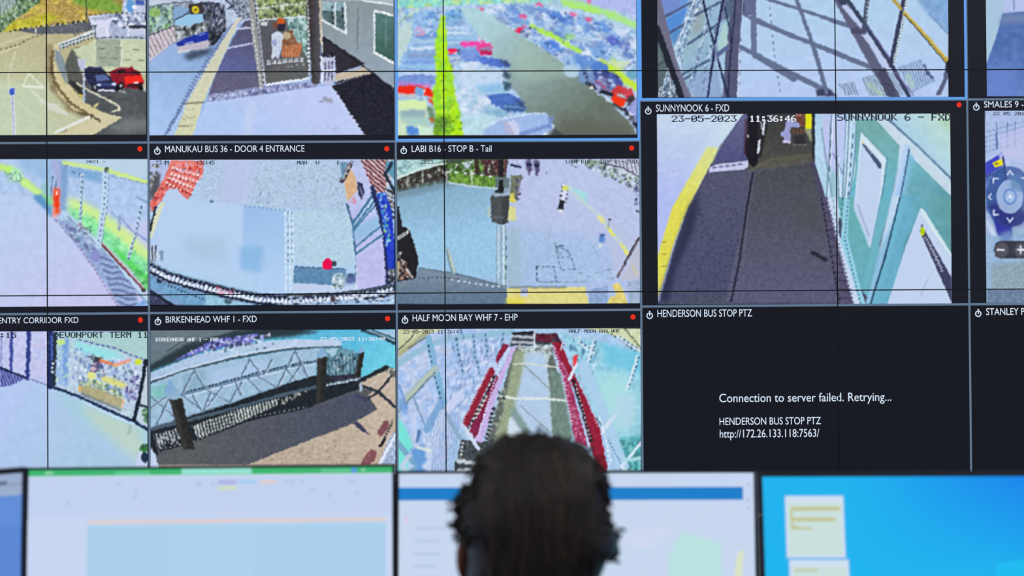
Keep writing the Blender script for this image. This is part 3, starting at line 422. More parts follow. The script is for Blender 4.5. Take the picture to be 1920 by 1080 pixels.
    B.poly([(-200, 130), (860, 130), (860, 500), (600, 560), (320, 480), (200, 370), (-200, 340)], (176, 200, 236), tex=(6, 8)); B.poly([(360, 150), (860, 150), (860, 260), (600, 210), (360, 190)], (186, 210, 230)); B.poly([(100, 150), (340, 150), (300, 300), (120, 200)], (150, 186, 224), soft=4, a=.8)
    B.line([(-60, 176), (60, 210), (150, 290), (290, 390)], 38, (196, 240, 110), soft=4, a=.9); B.line([(130, 280), (300, 400)], 22, (200, 240, 150), soft=3); B.poly([(60, 190), (120, 210), (120, 270), (60, 280)], (170, 236, 170), soft=3); B.specks([(20, 215), (130, 215), (130, 280), (50, 280)], 40, (5, 12), [(70, 110, 130), (210, 240, 220), (120, 190, 130)], rot=1.2)
    B.poly([(185, 365), (240, 350), (300, 420), (300, 490), (240, 420)], (96, 150, 200), soft=2); B.poly([(240, 350), (300, 380), (300, 440)], (110, 206, 160), soft=3); B.poly([(240, 300), (280, 270), (300, 380), (250, 350)], (140, 196, 206), soft=2)
    B.hatch([(285, 250), (345, 240), (320, 400), (300, 400)], 1.65, 22, .4, (90, 116, 160), .9); B.poly([(290, 160), (350, 155), (360, 450), (345, 450), (320, 250)], (166, 176, 220)); B.poly([(350, 155), (395, 160), (380, 480), (355, 440)], (116, 156, 200), soft=2, a=.8)
    B.rect(308, 318, 346, 470, (236, 86, 50), soft=2); B.rect(316, 330, 340, 430, (238, 60, 20), soft=1); B.line([(330, 335), (328, 355)], 9, (250, 220, 210)); B.line([(312, 440), (312, 480), (330, 480)], 14, (236, 150, 140), a=.7, soft=2)
    B.line([(370, 170), (600, 210), (860, 285)], 22, (206, 232, 140), soft=2); B.line([(380, 190), (860, 296)], 6, (90, 120, 140), dash=(5, 3), a=.7); B.poly([(390, 200), (590, 230), (590, 290), (400, 240)], (126, 170, 216), soft=3)
    B.poly([(395, 370), (500, 400), (640, 490), (760, 580), (860, 680), (860, 790), (700, 660), (560, 560), (400, 450)], (208, 238, 150), soft=5); B.poly([(390, 420), (520, 480), (640, 570), (760, 680), (860, 740), (860, 900), (720, 740), (560, 610), (400, 470)], (134, 228, 164), soft=5, tex=(4, 14)); B.specks([(400, 400), (540, 480), (860, 760), (860, 900), (700, 720), (420, 470)], 110, (5, 13), [(70, 190, 110), (150, 240, 160), (116, 176, 160), (200, 250, 190)], a=.6); B.poly([(640, 640), (740, 720), (860, 830), (860, 870), (700, 730)], (84, 214, 90), soft=3); B.specks([(740, 740), (860, 840), (850, 920), (760, 790)], 40, (6, 12), [(60, 170, 90), (120, 230, 120), (80, 150, 90)], a=.7)
    B.line([(370, 460), (480, 560), (620, 690), (740, 830), (860, 980)], 26, (186, 212, 240), soft=1.5); B.line([(390, 480), (600, 680), (780, 900), (850, 980)], 7, (80, 120, 150), a=.7); B.line([(585, 635), (700, 760), (835, 905)], 16, (110, 60, 70)); B.line([(592, 632), (720, 772), (840, 900)], 6, (206, 186, 190)); B.ell(832, 908, 14, 12, (70, 70, 60)); B.line([(340, 500), (480, 620), (640, 830)], 8, (110, 110, 150), a=.7)
    B.poly([(330, 500), (400, 500), (520, 620), (640, 720), (780, 900), (810, 1005), (690, 1005), (640, 910), (540, 770), (420, 620)], (150, 172, 214), tex=(4, 16), soft=1); B.hatch([(560, 690), (660, 740), (780, 900), (800, 1005), (690, 1005), (630, 880)], .15, 34, .4, (98, 110, 160), .8, jag=(2, 40)); B.specks([(360, 520), (500, 600), (560, 700), (520, 720), (430, 620)], 44, (7, 18), [(104, 116, 160), (200, 214, 240), (120, 160, 190)], rot=.8); B.ell(550, 710, 30, 34, (140, 146, 206), soft=3); B.line([(320, 500), (420, 610), (540, 770), (680, 1000)], 9, (150, 140, 190), dash=(6, 3))
    for pts, w in (([(612, 215), (605, 400), (570, 650)], 34), ([(815, 420), (790, 560), (740, 730)], 14), ([(475, 240), (470, 400), (462, 550)], 16)): B.line(pts, w, (190, 216, 240), soft=1); B.line(pts, 6, (60, 84, 120), dash=(5, 5)); B.line([(p[0]+w*.5, p[1]) for p in pts], 4, (70, 96, 130), dash=(7, 4), a=.8)
    B.ell(618, 208, 14, 12, (90, 110, 80)); B.line([(690, 480), (690, 560)], 10, (140, 156, 200), soft=2); B.line([(700, 490), (760, 560), (850, 620)], 10, (130, 150, 200), a=.8); B.line([(790, 370), (860, 400)], 8, (120, 150, 190)); B.specks([(450, 520), (530, 540), (520, 590), (460, 570)], 14, (5, 10), [(150, 110, 130), (90, 100, 120)]); B.line([(640, 450), (700, 520)], 8, (130, 160, 190), a=.7); B.poly([(780, 1000), (830, 960), (860, 1005)], (140, 180, 240), tex=(3, 30))
    B.specks([(420, 215), (490, 235), (490, 255), (420, 235)], 12, (4, 8), [(60, 80, 120), (220, 230, 245)])
    # ---------- F: forecourt seen from above (fisheye)
    B.view(270, 260, 3.273, (281, 299, 740, 572.5))
    B.rect(0, 100, 1600, 1100, (176, 206, 238), tex=(3, 6)); B.poly([(60, 380), (600, 400), (620, 900), (60, 760)], (180, 206, 240), soft=4); B.poly([(340, 130), (1210, 130), (1260, 460), (600, 410), (330, 370)], (176, 200, 226), tex=(2, 16)); B.poly([(480, 130), (700, 130), (640, 400), (470, 400)], (188, 196, 236), a=.7, soft=8); B.specks([(620, 160), (1230, 160), (1260, 450), (640, 400)], 220, (3, 7), [(120, 140, 160), (214, 226, 240), (140, 166, 176)], el=2, rot=1.57, a=.6)
    B.poly([(90, 400), (600, 400), (600, 640), (80, 640)], (184, 208, 240), soft=3, a=.8); B.poly([(240, 600), (500, 600), (500, 760), (240, 720)], (164, 192, 216), a=.5, soft=8)
    B.poly([(612, 410), (860, 440), (870, 930), (720, 900), (600, 800)], ((156, 192, 234), (178, 208, 241), (700, 450), (780, 900)), soft=1); B.poly([(590, 660), (730, 660), (720, 820), (590, 800)], (136, 182, 228), soft=5, a=.8); B.line([(620, 412), (860, 440)], 10, (110, 140, 180), dash=(4, 4), a=.7)
    B.poly([(920, 440), (1260, 460), (1300, 780), (930, 770)], (180, 208, 228), tex=(2, 14)); 
    for x in (868, 896, 914): B.line([(x, 450), (x+3, 930)], 9, (224, 236, 248), dash=(7, 3))
    for x in (880, 906): B.line([(x, 450), (x+3, 760)], 10, (110, 146, 170), dash=(4, 9))
    B.line([(640, 130), (620, 400)], 10, (196, 206, 240), a=.5, soft=3); B.rect(710, 325, 716, 355, (130, 150, 190)); B.rect(765, 325, 771, 355, (120, 140, 180)); B.ell(415, 385, 10, 8, (90, 110, 150), soft=2)
    B.poly([(920, 785), (1240, 800), (1235, 905), (915, 885)], (96, 138, 176), tex=(4, 12)); B.poly([(915, 885), (1300, 905), (1300, 945), (915, 940)], (190, 206, 236)); B.line([(920, 785), (1240, 800)], 8, (70, 96, 130), dash=(9, 2)); B.ell(1128, 770, 32, 34, (226, 16, 84)); B.ell(1110, 778, 16, 20, (236, 10, 70)); B.ell(1165, 765, 16, 17, (60, 70, 80)); B.ell(1196, 866, 44, 44, (176, 200, 214), soft=2); B.specks([(1160, 830), (1235, 830), (1235, 915), (1160, 915)], 46, (5, 11), [(236, 244, 250), (110, 140, 160), (150, 180, 190)]); B.ell(1270, 845, 24, 20, (70, 90, 130), soft=2); B.poly([(1235, 850), (1310, 850), (1305, 885), (1240, 890)], (90, 110, 160), soft=2); B.specks([(1160, 890), (1215, 890), (1215, 925), (1160, 925)], 14, (4, 8), [(40, 56, 60), (226, 240, 240)])
    B.line([(1305, 680), (1300, 850)], 9, (70, 110, 140), dash=(8, 6)); B.line([(1310, 720), (1305, 935)], 12, (214, 228, 246))
    B.poly([(1200, 130), (1340, 130), (1400, 300), (1440, 420), (1480, 600), (1500, 930), (1310, 930), (1300, 700), (1290, 560), (1250, 430), (1240, 300)], ((186, 196, 236), (190, 190, 234), (1300, 300), (1400, 900)), tex=(6, 5))
    B.line([(1245, 400), (1280, 520), (1300, 710)], 11, (52, 92, 130), jag=(1, 8)); B.poly([(1280, 560), (1460, 450), (1470, 540), (1300, 640)], (150, 190, 226), soft=3)
    for a_, b_, w in (((1280, 520), (1400, 355), 16), ((1285, 545), (1420, 375), 14), ((1285, 565), (1425, 400), 10), ((1300, 665), (1460, 530), 11), ((1305, 705), (1475, 580), 11)): B.line([a_, b_], w, (66, 120, 160))
    B.line([(1285, 532), (1412, 365)], 7, (206, 226, 246)); B.poly([(1232, 250), (1270, 180), (1300, 240), (1310, 320), (1250, 385), (1235, 330)], (216, 178, 138), tex=(5, 10), soft=1); B.line([(1270, 150), (1215, 260)], 28, (70, 64, 70), dash=(9, 2)); B.line([(1262, 160), (1216, 250)], 8, (206, 200, 200)); B.poly([(1205, 140), (1250, 140), (1215, 260)], (110, 150, 180), tex=(3, 20)); B.poly([(1310, 260), (1340, 280), (1355, 330), (1330, 375), (1312, 320)], (50, 54, 84)); B.line([(1325, 300), (1340, 345)], 9, (150, 150, 190)); B.specks([(1270, 360), (1300, 350), (1300, 400), (1270, 390)], 8, (6, 10), [(220, 140, 160)])
    B.poly([(1330, 130), (1545, 130), (1545, 200), (1480, 330), (1410, 330)], (216, 206, 210)); B.hatch([(1330, 130), (1500, 130), (1480, 330), (1410, 330)], .72, 21, .55, (108, 42, 52)); B.poly([(1490, 140), (1545, 130), (1545, 260), (1480, 200)], (92, 150, 180), soft=1); B.line([(1520, 150), (1480, 220), (1540, 330)], 20, (40, 52, 70)); B.hatch([(1480, 300), (1545, 330), (1545, 500), (1520, 480)], .5, 26, .5, (44, 40, 46)); B.specks([(1480, 290), (1540, 330), (1540, 450), (1510, 420)], 24, (6, 10), [(206, 206, 206), (70, 60, 60)])
    B.line([(1400, 300), (1440, 430), (1480, 600), (1500, 930)], 26, (38, 48, 92), jag=(1, 8)); B.poly([(1430, 340), (1480, 325), (1520, 440), (1540, 640), (1540, 830), (1500, 820), (1480, 620)], (40, 66, 196), tex=(4, 14)); B.specks([(1440, 340), (1480, 340), (1510, 600), (1500, 720), (1470, 560)], 60, (5, 11), [(206, 240, 236), (80, 200, 200), (70, 110, 220), (180, 230, 130)], rot=1.3); B.poly([(1500, 800), (1545, 800), (1545, 900), (1500, 920)], (40, 44, 60)); B.specks([(1500, 800), (1540, 800), (1540, 900), (1505, 910)], 24, (5, 10), [(226, 232, 240), (140, 150, 160)])
    B.poly([(36, 130), (120, 130), (170, 170), (110, 300), (60, 440), (36, 450)], (176, 190, 230), tex=(5, 10)); B.poly([(70, 215), (100, 210), (96, 330), (40, 380), (36, 320)], (84, 84, 96), soft=2); B.specks([(36, 150), (90, 150), (70, 330), (36, 330)], 26, (5, 12), [(60, 60, 50), (206, 216, 190), (110, 116, 110)])
    B.poly([(165, 135), (370, 135), (360, 220), (330, 260), (272, 372), (160, 300), (110, 380), (45, 450), (36, 400), (130, 230)], (224, 122, 114), tex=(4, 14)); B.poly([(90, 330), (140, 250), (170, 290), (120, 360), (45, 445), (40, 390)], (216, 100, 96), tex=(3, 22)); B.poly([(160, 310), (200, 310), (268, 372), (250, 390), (110, 385), (130, 330)], (184, 206, 236))
    for a_, b_, d_ in (((170, 180), (350, 230), (5, 3)), ((165, 215), (330, 265), (4, 3)), ((150, 240), (300, 300), (5, 2)), ((135, 265), (290, 335), (4, 3))): B.line([a_, b_], 20, (246, 220, 226), dash=d_, jag=(1.4, 7)); B.line([(a_[0], a_[1]+12), (b_[0], b_[1]+12)], 9, (150, 40, 50), dash=(4, 4), jag=(1, 6))
    B.specks([(200, 140), (350, 170), (350, 230), (190, 200)], 40, (5, 10), [(60, 30, 50), (240, 190, 200), (226, 70, 60), (200, 210, 240)]); B.line([(140, 255), (285, 340)], 10, (196, 52, 40), a=.8); B.specks([(60, 330), (140, 270), (150, 300), (60, 430)], 26, (4, 9), [(250, 170, 160), (140, 40, 50)])
    B.poly([(100, 400), (130, 390), (80, 520), (45, 620), (36, 600), (60, 480)], (214, 220, 190)); B.line([(70, 420), (40, 560)], 16, (40, 44, 52), jag=(1, 8)); B.rect(36, 655, 76, 760, (200, 214, 236)); B.hatch([(36, 655), (76, 655), (70, 760), (36, 770)], 1.57, 20, .45, (34, 40, 56)); B.ell(98, 715, 20, 26, (206, 220, 240)); B.poly([(90, 690), (120, 690), (120, 750), (100, 750)], (70, 100, 130), soft=1, a=.6)
    B.poly([(36, 820), (250, 880), (520, 940), (560, 1030), (36, 1030)], (112, 160, 200), tex=(5, 14)); B.poly([(36, 930), (190, 1020), (36, 1030)], (60, 66, 96), tex=(3, 20)); B.line([(36, 930), (180, 1025)], 14, (30, 34, 50)); B.line([(60, 920), (230, 1020)], 10, (140, 150, 200)); B.line([(100, 880), (420, 1010)], 8, (40, 50, 70), dash=(3, 4)); B.poly([(380, 930), (560, 960), (860, 1000), (860, 1030), (380, 1030)], (150, 196, 222), tex=(4, 16)); B.ell(515, 1000, 24, 18, (70, 104, 116), soft=2); B.ell(96, 866, 20, 18, (40, 44, 70), soft=2)
    curve = [(30, 790), (150, 850), (300, 895), (500, 945), (700, 985), (900, 1000), (1150, 985), (1350, 960), (1545, 925)]
    B.line(curve, 78, (120, 140, 180), tex=(3, 30)); up = [(x, y-28) for x, y in curve]; dn = [(x, y+24) for x, y in curve]
    B.line(curve, 30, (226, 236, 250), dash=(5, 3), jag=(1.5, 9)); B.line([(x, y-16) for x, y in curve], 12, (24, 28, 44), dash=(5, 4), jag=(1, 6)); B.line(up, 14, (40, 48, 70), dash=(9, 1)); B.line(dn, 15, (30, 36, 56), jag=(1.2, 10)); B.line([(x, y+10) for x, y in curve], 12, (236, 244, 255), dash=(3, 4)); B.line([(x, y-40) for x, y in curve[:5]], 11, (140, 180, 200), dash=(7, 5))
    B.poly([(840, 1015), (1545, 975), (1545, 1030), (700, 1030)], (160, 190, 226), tex=(3, 24)); B.specks([(860, 960), (1540, 930), (1540, 1000), (900, 1020)], 150, (5, 12), [(236, 244, 255), (60, 66, 90), (190, 214, 240), (30, 34, 50)], rot=-.1, el=2); B.line([(880, 960), (1200, 950), (1540, 905)], 12, (70, 80, 90)); B.specks([(420, 910), (560, 930), (540, 960), (440, 940)], 16, (5, 9), [(226, 90, 130), (236, 190, 210)]); B.ell(1160, 985, 14, 20, (80, 60, 60), soft=2)
    # ---------- G: plaza with planter post
    B.view(730, 260, 3.273, (744, 298, 1199.5, 570))
    B.rect(30, 100, 1560, 1060, ((150, 190, 220), (176, 194, 232), (250, 600), (1100, 400)), tex=(4, 7)); B.poly([(30, 260), (350, 260), (650, 300), (680, 860), (400, 830), (180, 790), (30, 760)], ((134, 172, 200), (154, 198, 228), (300, 290), (350, 600)), tex=(3, 8)); B.poly([(720, 130), (1540, 130), (1540, 620), (1200, 600), (760, 560)], (186, 196, 232), soft=16, tex=(6, 4)); B.poly([(760, 560), (1240, 600), (1400, 900), (740, 900)], (166, 192, 228), soft=16, tex=(4, 7))
    B.poly([(1080, 280), (1220, 340), (1210, 400)], (160, 222, 226), soft=3); B.poly([(1300, 480), (1540, 620), (1540, 860), (1400, 860)], (184, 194, 226), soft=4)
    B.poly([(30, 100), (720, 100), (720, 300), (400, 260), (30, 330)], (74, 92, 66), tex=(3, 30)); B.poly([(30, 130), (350, 130), (180, 190), (40, 250), (30, 250)], (176, 214, 214), tex=(4, 14)); B.specks([(60, 140), (300, 140), (150, 190), (50, 230)], 30, (5, 12), [(210, 236, 240), (120, 160, 170)]); B.line([(40, 246), (180, 190), (340, 150)], 14, (206, 226, 226)); B.poly([(40, 255), (190, 195), (350, 160), (350, 262), (210, 280), (60, 330)], (60, 58, 54), tex=(3, 24)); B.specks([(60, 250), (340, 180), (340, 260), (80, 310)], 44, (6, 14), [(130, 124, 110), (30, 28, 30), (190, 196, 190), (70, 60, 50)]); B.line([(205, 200), (205, 275)], 8, (170, 176, 170)); B.poly([(40, 320), (350, 250), (420, 280), (300, 310), (40, 370)], (110, 136, 150), soft=4, a=.7)
    B.poly([(350, 150), (520, 130), (600, 140), (560, 210), (380, 240)], (84, 120, 62), tex=(3, 36)); B.poly([(440, 150), (520, 130), (480, 190)], (190, 206, 220), soft=1); B.poly([(560, 130), (730, 130), (720, 220), (590, 225)], (96, 66, 72), tex=(3, 40)); B.hatch([(570, 130), (730, 130), (720, 220), (590, 225)], 1.2, 24, .4, (60, 40, 46), .8); B.specks([(350, 150), (720, 140), (700, 220), (380, 240)], 60, (5, 12), [(40, 56, 30), (150, 190, 90), (206, 220, 210), (60, 40, 50)]); B.line([(530, 130), (545, 210)], 22, (60, 44, 44))
    B.poly([(385, 215), (660, 235), (650, 298), (500, 285), (360, 265)], (98, 140, 60), tex=(3, 34)); B.specks([(390, 220), (650, 240), (645, 292), (400, 262)], 80, (5, 11), [(60, 96, 40), (150, 196, 84), (120, 160, 70)]); B.line([(350, 205), (520, 215), (650, 235)], 10, (226, 232, 230), dash=(7, 9)); B.line([(352, 205), (352, 262)], 7, (206, 212, 206)); B.line([(506, 220), (506, 288)], 9, (196, 206, 190)); B.line([(360, 268), (500, 292), (650, 305)], 10, (190, 206, 216))
    B.poly([(670, 130), (700, 130), (702, 310), (668, 310)], (36, 34, 40)); B.poly([(650, 235), (740, 240), (735, 310), (650, 300)], (96, 116, 120), tex=(4, 14)); B.poly([(740, 130), (810, 130), (800, 180), (745, 175)], (180, 186, 220), tex=(3, 30)); B.line([(750, 165), (800, 172)], 14, (40, 44, 84)); B.poly([(745, 225), (815, 225), (800, 300), (780, 380), (740, 330)], (112, 122, 104), tex=(4, 14)); B.specks([(770, 250), (820, 240), (800, 360), (770, 380)], 24, (5, 11), [(60, 56, 90), (150, 140, 180), (96, 100, 96)]); B.poly([(735, 335), (765, 335), (775, 390), (735, 395)], (214, 204, 96), soft=1); B.poly([(725, 415), (775, 420), (778, 500), (722, 500)], (214, 214, 150), soft=1)
    B.poly([(622, 350), (660, 335), (735, 345), (728, 515), (690, 530), (625, 510)], (74, 80, 84), tex=(4, 6)); B.poly([(690, 355), (735, 347), (728, 515), (692, 528)], (62, 66, 70)); B.poly([(635, 320), (735, 310), (742, 345), (650, 355), (630, 345)], (150, 170, 190), tex=(3, 16)); B.ell(675, 325, 28, 12, (40, 48, 54)); B.poly([(670, 250), (698, 250), (700, 322), (670, 322)], (32, 32, 38)); B.line([(640, 480), (700, 484)], 6, (110, 116, 120), soft=2); B.line([(612, 420), (608, 480)], 10, (206, 200, 150), dash=(4, 3))
    for x in (662, 688, 714): B.line([(x, 530), (x-4, 910)], 9, (140, 166, 180), jag=(1, 30)); 
    B.line([(700, 530), (704, 900)], 10, (206, 226, 236)); B.line([(672, 540), (668, 860)], 9, (206, 226, 236), a=.8); B.line([(718, 600), (712, 880)], 8, (70, 96, 110), dash=(9, 9)); B.poly([(724, 540), (800, 560), (806, 910), (722, 910)], (160, 186, 196), soft=4, a=.6)
    B.poly([(36, 400), (60, 420), (80, 540), (120, 550), (165, 690), (180, 740), (160, 860), (40, 880), (36, 620)], (34, 34, 40)); B.poly([(46, 600), (105, 565), (125, 545), (110, 590), (52, 625)], (210, 218, 220)); B.hatch([(46, 600), (105, 565), (110, 590), (52, 625)], 1.2, 14, .4, (60, 64, 60)); B.specks([(40, 700), (70, 700), (150, 850), (60, 880)], 40, (6, 14), [(196, 150, 130), (30, 26, 28), (150, 110, 96), (216, 220, 216)], rot=1.1); B.line([(55, 760), (48, 850)], 16, (196, 170, 120)); B.line([(105, 800), (140, 850)], 12, (206, 190, 190))
    B.poly([(180, 790), (420, 830), (720, 905), (720, 1020), (36, 1020), (36, 880), (160, 860)], ((120, 138, 158), (96, 116, 136), (400, 850), (400, 1000)), tex=(4, 8)); B.line([(190, 792), (420, 832), (720, 908)], 8, (80, 100, 116), a=.7); B.line([(380, 865), (560, 895), (700, 912)], 11, (206, 216, 230), dash=(5, 6)); B.line([(180, 855), (330, 850), (420, 862)], 8, (60, 80, 90), dash=(3, 5)); B.poly([(36, 950), (720, 950), (720, 1020), (36, 1020)], (96, 122, 146), tex=(3, 10), a=.8); B.line([(355, 680), (395, 820)], 26, (150, 180, 190)); B.line([(362, 685), (398, 815)], 8, (200, 206, 190)); B.line([(352, 690), (380, 820)], 6, (96, 120, 130))
    B.poly([(722, 915), (1200, 910), (1225, 1020), (720, 1020)], (222, 214, 136), tex=(6, 6)); B.poly([(722, 975), (830, 985), (830, 1020), (720, 1020)], (224, 216, 90), soft=3); B.poly([(805, 915), (850, 915), (850, 968), (805, 968)], (196, 206, 230)); B.hatch([(806, 925), (850, 925), (850, 945), (806, 945)], 1.57, 12, .5, (80, 84, 120)); B.line([(740, 912), (1080, 912)], 12, (104, 120, 130), soft=2, a=.8); B.poly([(1225, 930), (1340, 900), (1340, 1020), (1225, 1020)], (140, 166, 206), tex=(4, 10)); B.poly([(1370, 900), (1400, 880), (1430, 920), (1462, 1015), (1330, 1020), (1350, 975), (1390, 960)], (222, 206, 120), tex=(4, 14)); B.poly([(1460, 880), (1540, 860), (1540, 1020), (1470, 1020)], (160, 180, 210), tex=(3, 14))
    for r in ([(900, 785), (1010, 785), (1025, 880), (908, 880)], [(1020, 660), (1100, 690), (1140, 800), (1050, 805)]): B.line(r+[r[0]], 8, (96, 120, 150), dash=(7, 3), a=.9)
    B.line([(1010, 640), (1060, 730), (1110, 725)], 7, (110, 134, 160), dash=(6, 4)); B.line([(905, 785), (905, 850)], 10, (50, 70, 90), dash=(6, 4)); B.line([(1040, 660), (1070, 660)], 9, (70, 90, 120)); B.line([(930, 880), (1200, 880)], 8, (130, 150, 176), dash=(9, 6)); B.specks([(1130, 790), (1390, 790), (1380, 870), (1140, 870)], 26, (4, 9), [(110, 136, 160), (206, 220, 236)], rot=0, el=3); B.line([(1250, 660), (1280, 720)], 7, (120, 150, 180), dash=(4, 4)); B.line([(990, 540), (960, 760)], 6, (140, 170, 190), a=.5)
    B.line([(1075, 300), (1062, 400)], 40, (214, 218, 240)); B.line([(1062, 290), (1048, 370)], 9, (40, 44, 60), dash=(4, 4)); B.line([(1094, 310), (1084, 390)], 9, (60, 64, 90), dash=(4, 4)); B.ell(1082, 302, 20, 14, (220, 226, 70)); B.poly([(1045, 375), (1080, 380), (1068, 440), (1032, 430)], (40, 42, 54)); B.ell(1050, 445, 16, 10, (216, 220, 226))
    B.line([(1090, 295), (1300, 490), (1345, 545), (1400, 620), (1470, 700)], 22, (196, 216, 206), soft=3, a=.7); B.line([(1340, 545), (1375, 595)], 16, (226, 226, 110)); B.line([(1425, 650), (1460, 705)], 18, (226, 224, 120)); B.line([(1490, 775), (1520, 835)], 12, (224, 222, 90)); B.line([(1290, 485), (1310, 505)], 24, (226, 226, 140), soft=3); B.ell(1354, 497, 7, 7, (50, 56, 70)); B.line([(1350, 505), (1345, 550)], 8, (150, 160, 176)); B.rect(1288, 585, 1322, 640, (96, 140, 206), soft=1); B.rect(1283, 640, 1305, 670, (206, 216, 230)); B.line([(1295, 600), (1318, 590)], 7, (40, 70, 120))
    B.line([(1535, 610), (1470, 720), (1400, 850)], 14, (110, 100, 110)); B.poly([(1500, 700), (1540, 640), (1540, 870), (1420, 870)], (190, 190, 206), a=.6); B.line([(1530, 605), (1468, 715), (1440, 770)], 6, (50, 44, 60))
    B.poly([(1090, 130), (1540, 130), (1540, 250), (1470, 240), (1300, 160)], (196, 206, 226), tex=(3, 20)); B.specks([(1110, 135), (1300, 135), (1540, 260), (1540, 330), (1340, 230), (1200, 170)], 190, (5, 12), [(84, 110, 96), (180, 200, 180), (50, 60, 70), (220, 232, 245), (130, 150, 150)]); B.hatch([(1340, 130), (1540, 130), (1540, 215), (1460, 200)], 1.3, 22, .3, (90, 80, 96), .9); B.line([(1300, 150), (1440, 180), (1540, 240)], 8, (80, 76, 100)); B.ell(1250, 150, 40, 16, (120, 150, 110), soft=3, a=.7); B.specks([(1500, 280), (1540, 280), (1540, 420), (1510, 400)], 20, (6, 12), [(60, 64, 110), (150, 156, 200)]); B.line([(1515, 440), (1540, 450)], 9, (50, 60, 70))
    for x, y in ((858, 165), (905, 170)): B.line([(x-4, y-25), (x+2, y+20)], 34, (96, 92, 130), soft=2); B.line([(x+2, y+20), (x-2, y+55)], 12, (80, 70, 110), soft=1.5); B.ell(x, y-5, 16, 12, (44, 46, 80), soft=2)
    B.line([(1115, 160), (1160, 185)], 8, (110, 120, 140), dash=(4, 4)); B.line([(965, 200), (965, 220)], 7, (130, 140, 160))
    # ---------- H: station platform
    B.view(1190, 180, 5.143, (1232, 213, 1785, 571))
    B.rect(200, 150, 3200, 2100, (76, 80, 102), tex=(3, 10)); B.poly([(200, 160), (1060, 160), (820, 480), (650, 820), (500, 1100), (240, 1980), (200, 1980)], ((196, 214, 236), (176, 188, 240), (500, 200), (350, 1000)), tex=(9, 4)); B.poly([(860, 170), (1050, 170), (840, 480), (700, 700), (560, 640), (700, 500)], (206, 226, 232), a=.5, soft=8); B.line([(260, 750), (480, 705)], 7, (150, 160, 206), dash=(3, 8)); B.line([(230, 680), (560, 400)], 7, (160, 172, 216), a=.4)
    B.poly([(700, 490), (800, 500), (760, 620), (640, 830), (500, 1110), (380, 1420), (225, 1960), (215, 1560), (360, 1080), (520, 800)], ((216, 222, 140), (222, 218, 86), (650, 600), (420, 1100)), tex=(3, 9), soft=1)
    B.poly([(1040, 180), (1085, 170), (1060, 500), (1110, 640), (760, 640), (840, 480), (960, 290)], ((96, 100, 140), (78, 80, 124), (1000, 250), (900, 620)), tex=(3, 8)); B.poly([(740, 650), (1110, 640), (1180, 720), (1000, 1900), (420, 1950), (240, 1990), (400, 1400), (520, 1080)], ((82, 84, 110), (74, 78, 108), (800, 800), (700, 1800)), tex=(2, 10)); B.poly([(520, 1080), (640, 900), (560, 1300), (390, 1700), (330, 1980), (230, 1980), (360, 1560)], (46, 50, 78), soft=5)
    B.poly([(720, 690), (780, 660), (1090, 625), (1098, 680), (1050, 710), (720, 735)], (196, 200, 232), tex=(3, 10)); 
    for x in range(770, 1080, 62): B.ell(x, 690-(x-770)*.12, 22, 11, (110, 112, 156), soft=2); B.ell(x+14, 705-(x-770)*.12, 8, 5, (226, 230, 250))
    B.poly([(1085, 170), (1800, 170), (1760, 640), (1700, 620), (1100, 720)], ((60, 60, 62), (72, 74, 70), (1500, 200), (1400, 600)), tex=(4, 6)); B.poly([(1180, 640), (1700, 560), (1720, 640), (1560, 690), (1110, 720)], (92, 90, 80), a=.8, soft=5, tex=(3, 10)); B.line([(1110, 720), (1320, 610), (1700, 570)], 14, (112, 104, 84), a=.6, soft=3)
    B.poly([(1130, 740), (1700, 640), (1880, 1080), (2200, 1990), (870, 1990), (1060, 1130)], ((74, 76, 84), (88, 90, 118), (1400, 760), (1300, 1800)), tex=(3, 8)); B.poly([(1700, 640), (1760, 640), (1900, 1080), (2260, 1990), (2150, 1990), (1800, 1080)], (74, 72, 100), tex=(3, 10)); B.line([(1140, 740), (1085, 1060), (1000, 1640), (930, 1980)], 18, (34, 36, 56), jag=(1, 9)); B.line([(1160, 750), (1105, 1060), (1040, 1640)], 9, (104, 108, 136), a=.6)
    B.poly([(1085, 165), (1180, 165), (1210, 300), (1200, 400), (1190, 640), (1150, 690), (1100, 640), (1060, 540), (1062, 440), (1085, 360)], (26, 24, 34)); B.poly([(1180, 165), (1285, 165), (1280, 300), (1240, 480), (1215, 600), (1190, 580)], (40, 40, 44), soft=1); B.line([(1070, 230), (1060, 560)], 22, (70, 40, 54), a=.7, soft=2); B.ell(1090, 388, 9, 16, (206, 186, 180)); B.line([(1250, 240), (1238, 370)], 18, (220, 226, 240), jag=(.8, 7)); B.line([(1215, 250), (1232, 330)], 10, (200, 210, 226)); B.line([(1205, 430), (1190, 545)], 22, (216, 222, 238), jag=(.8, 7)); B.line([(1192, 200), (1188, 240)], 12, (210, 216, 230), dash=(3, 3))
    B.poly([(1460, 240), (1540, 225), (1600, 285), (1580, 305), (1510, 300), (1500, 430), (1490, 455), (1430, 450), (1440, 400), (1405, 380), (1410, 350), (1445, 330)], (150, 156, 206), tex=(4, 12)); B.poly([(1545, 165), (1640, 165), (1640, 300), (1600, 290), (1550, 220)], (110, 66, 56), tex=(3, 14)); B.line([(1560, 175), (1590, 185)], 22, (206, 150, 140), dash=(3, 3)); B.line([(1520, 340), (1650, 340)], 50, (110, 76, 60), dash=(4, 3)); B.line([(1530, 470), (1650, 470)], 9, (186, 180, 176)); B.rect(1540, 375, 1640, 470, (48, 44, 50), soft=1); B.ell(1450, 440, 24, 14, (206, 196, 226)); B.ell(1490, 445, 14, 14, (200, 190, 220))
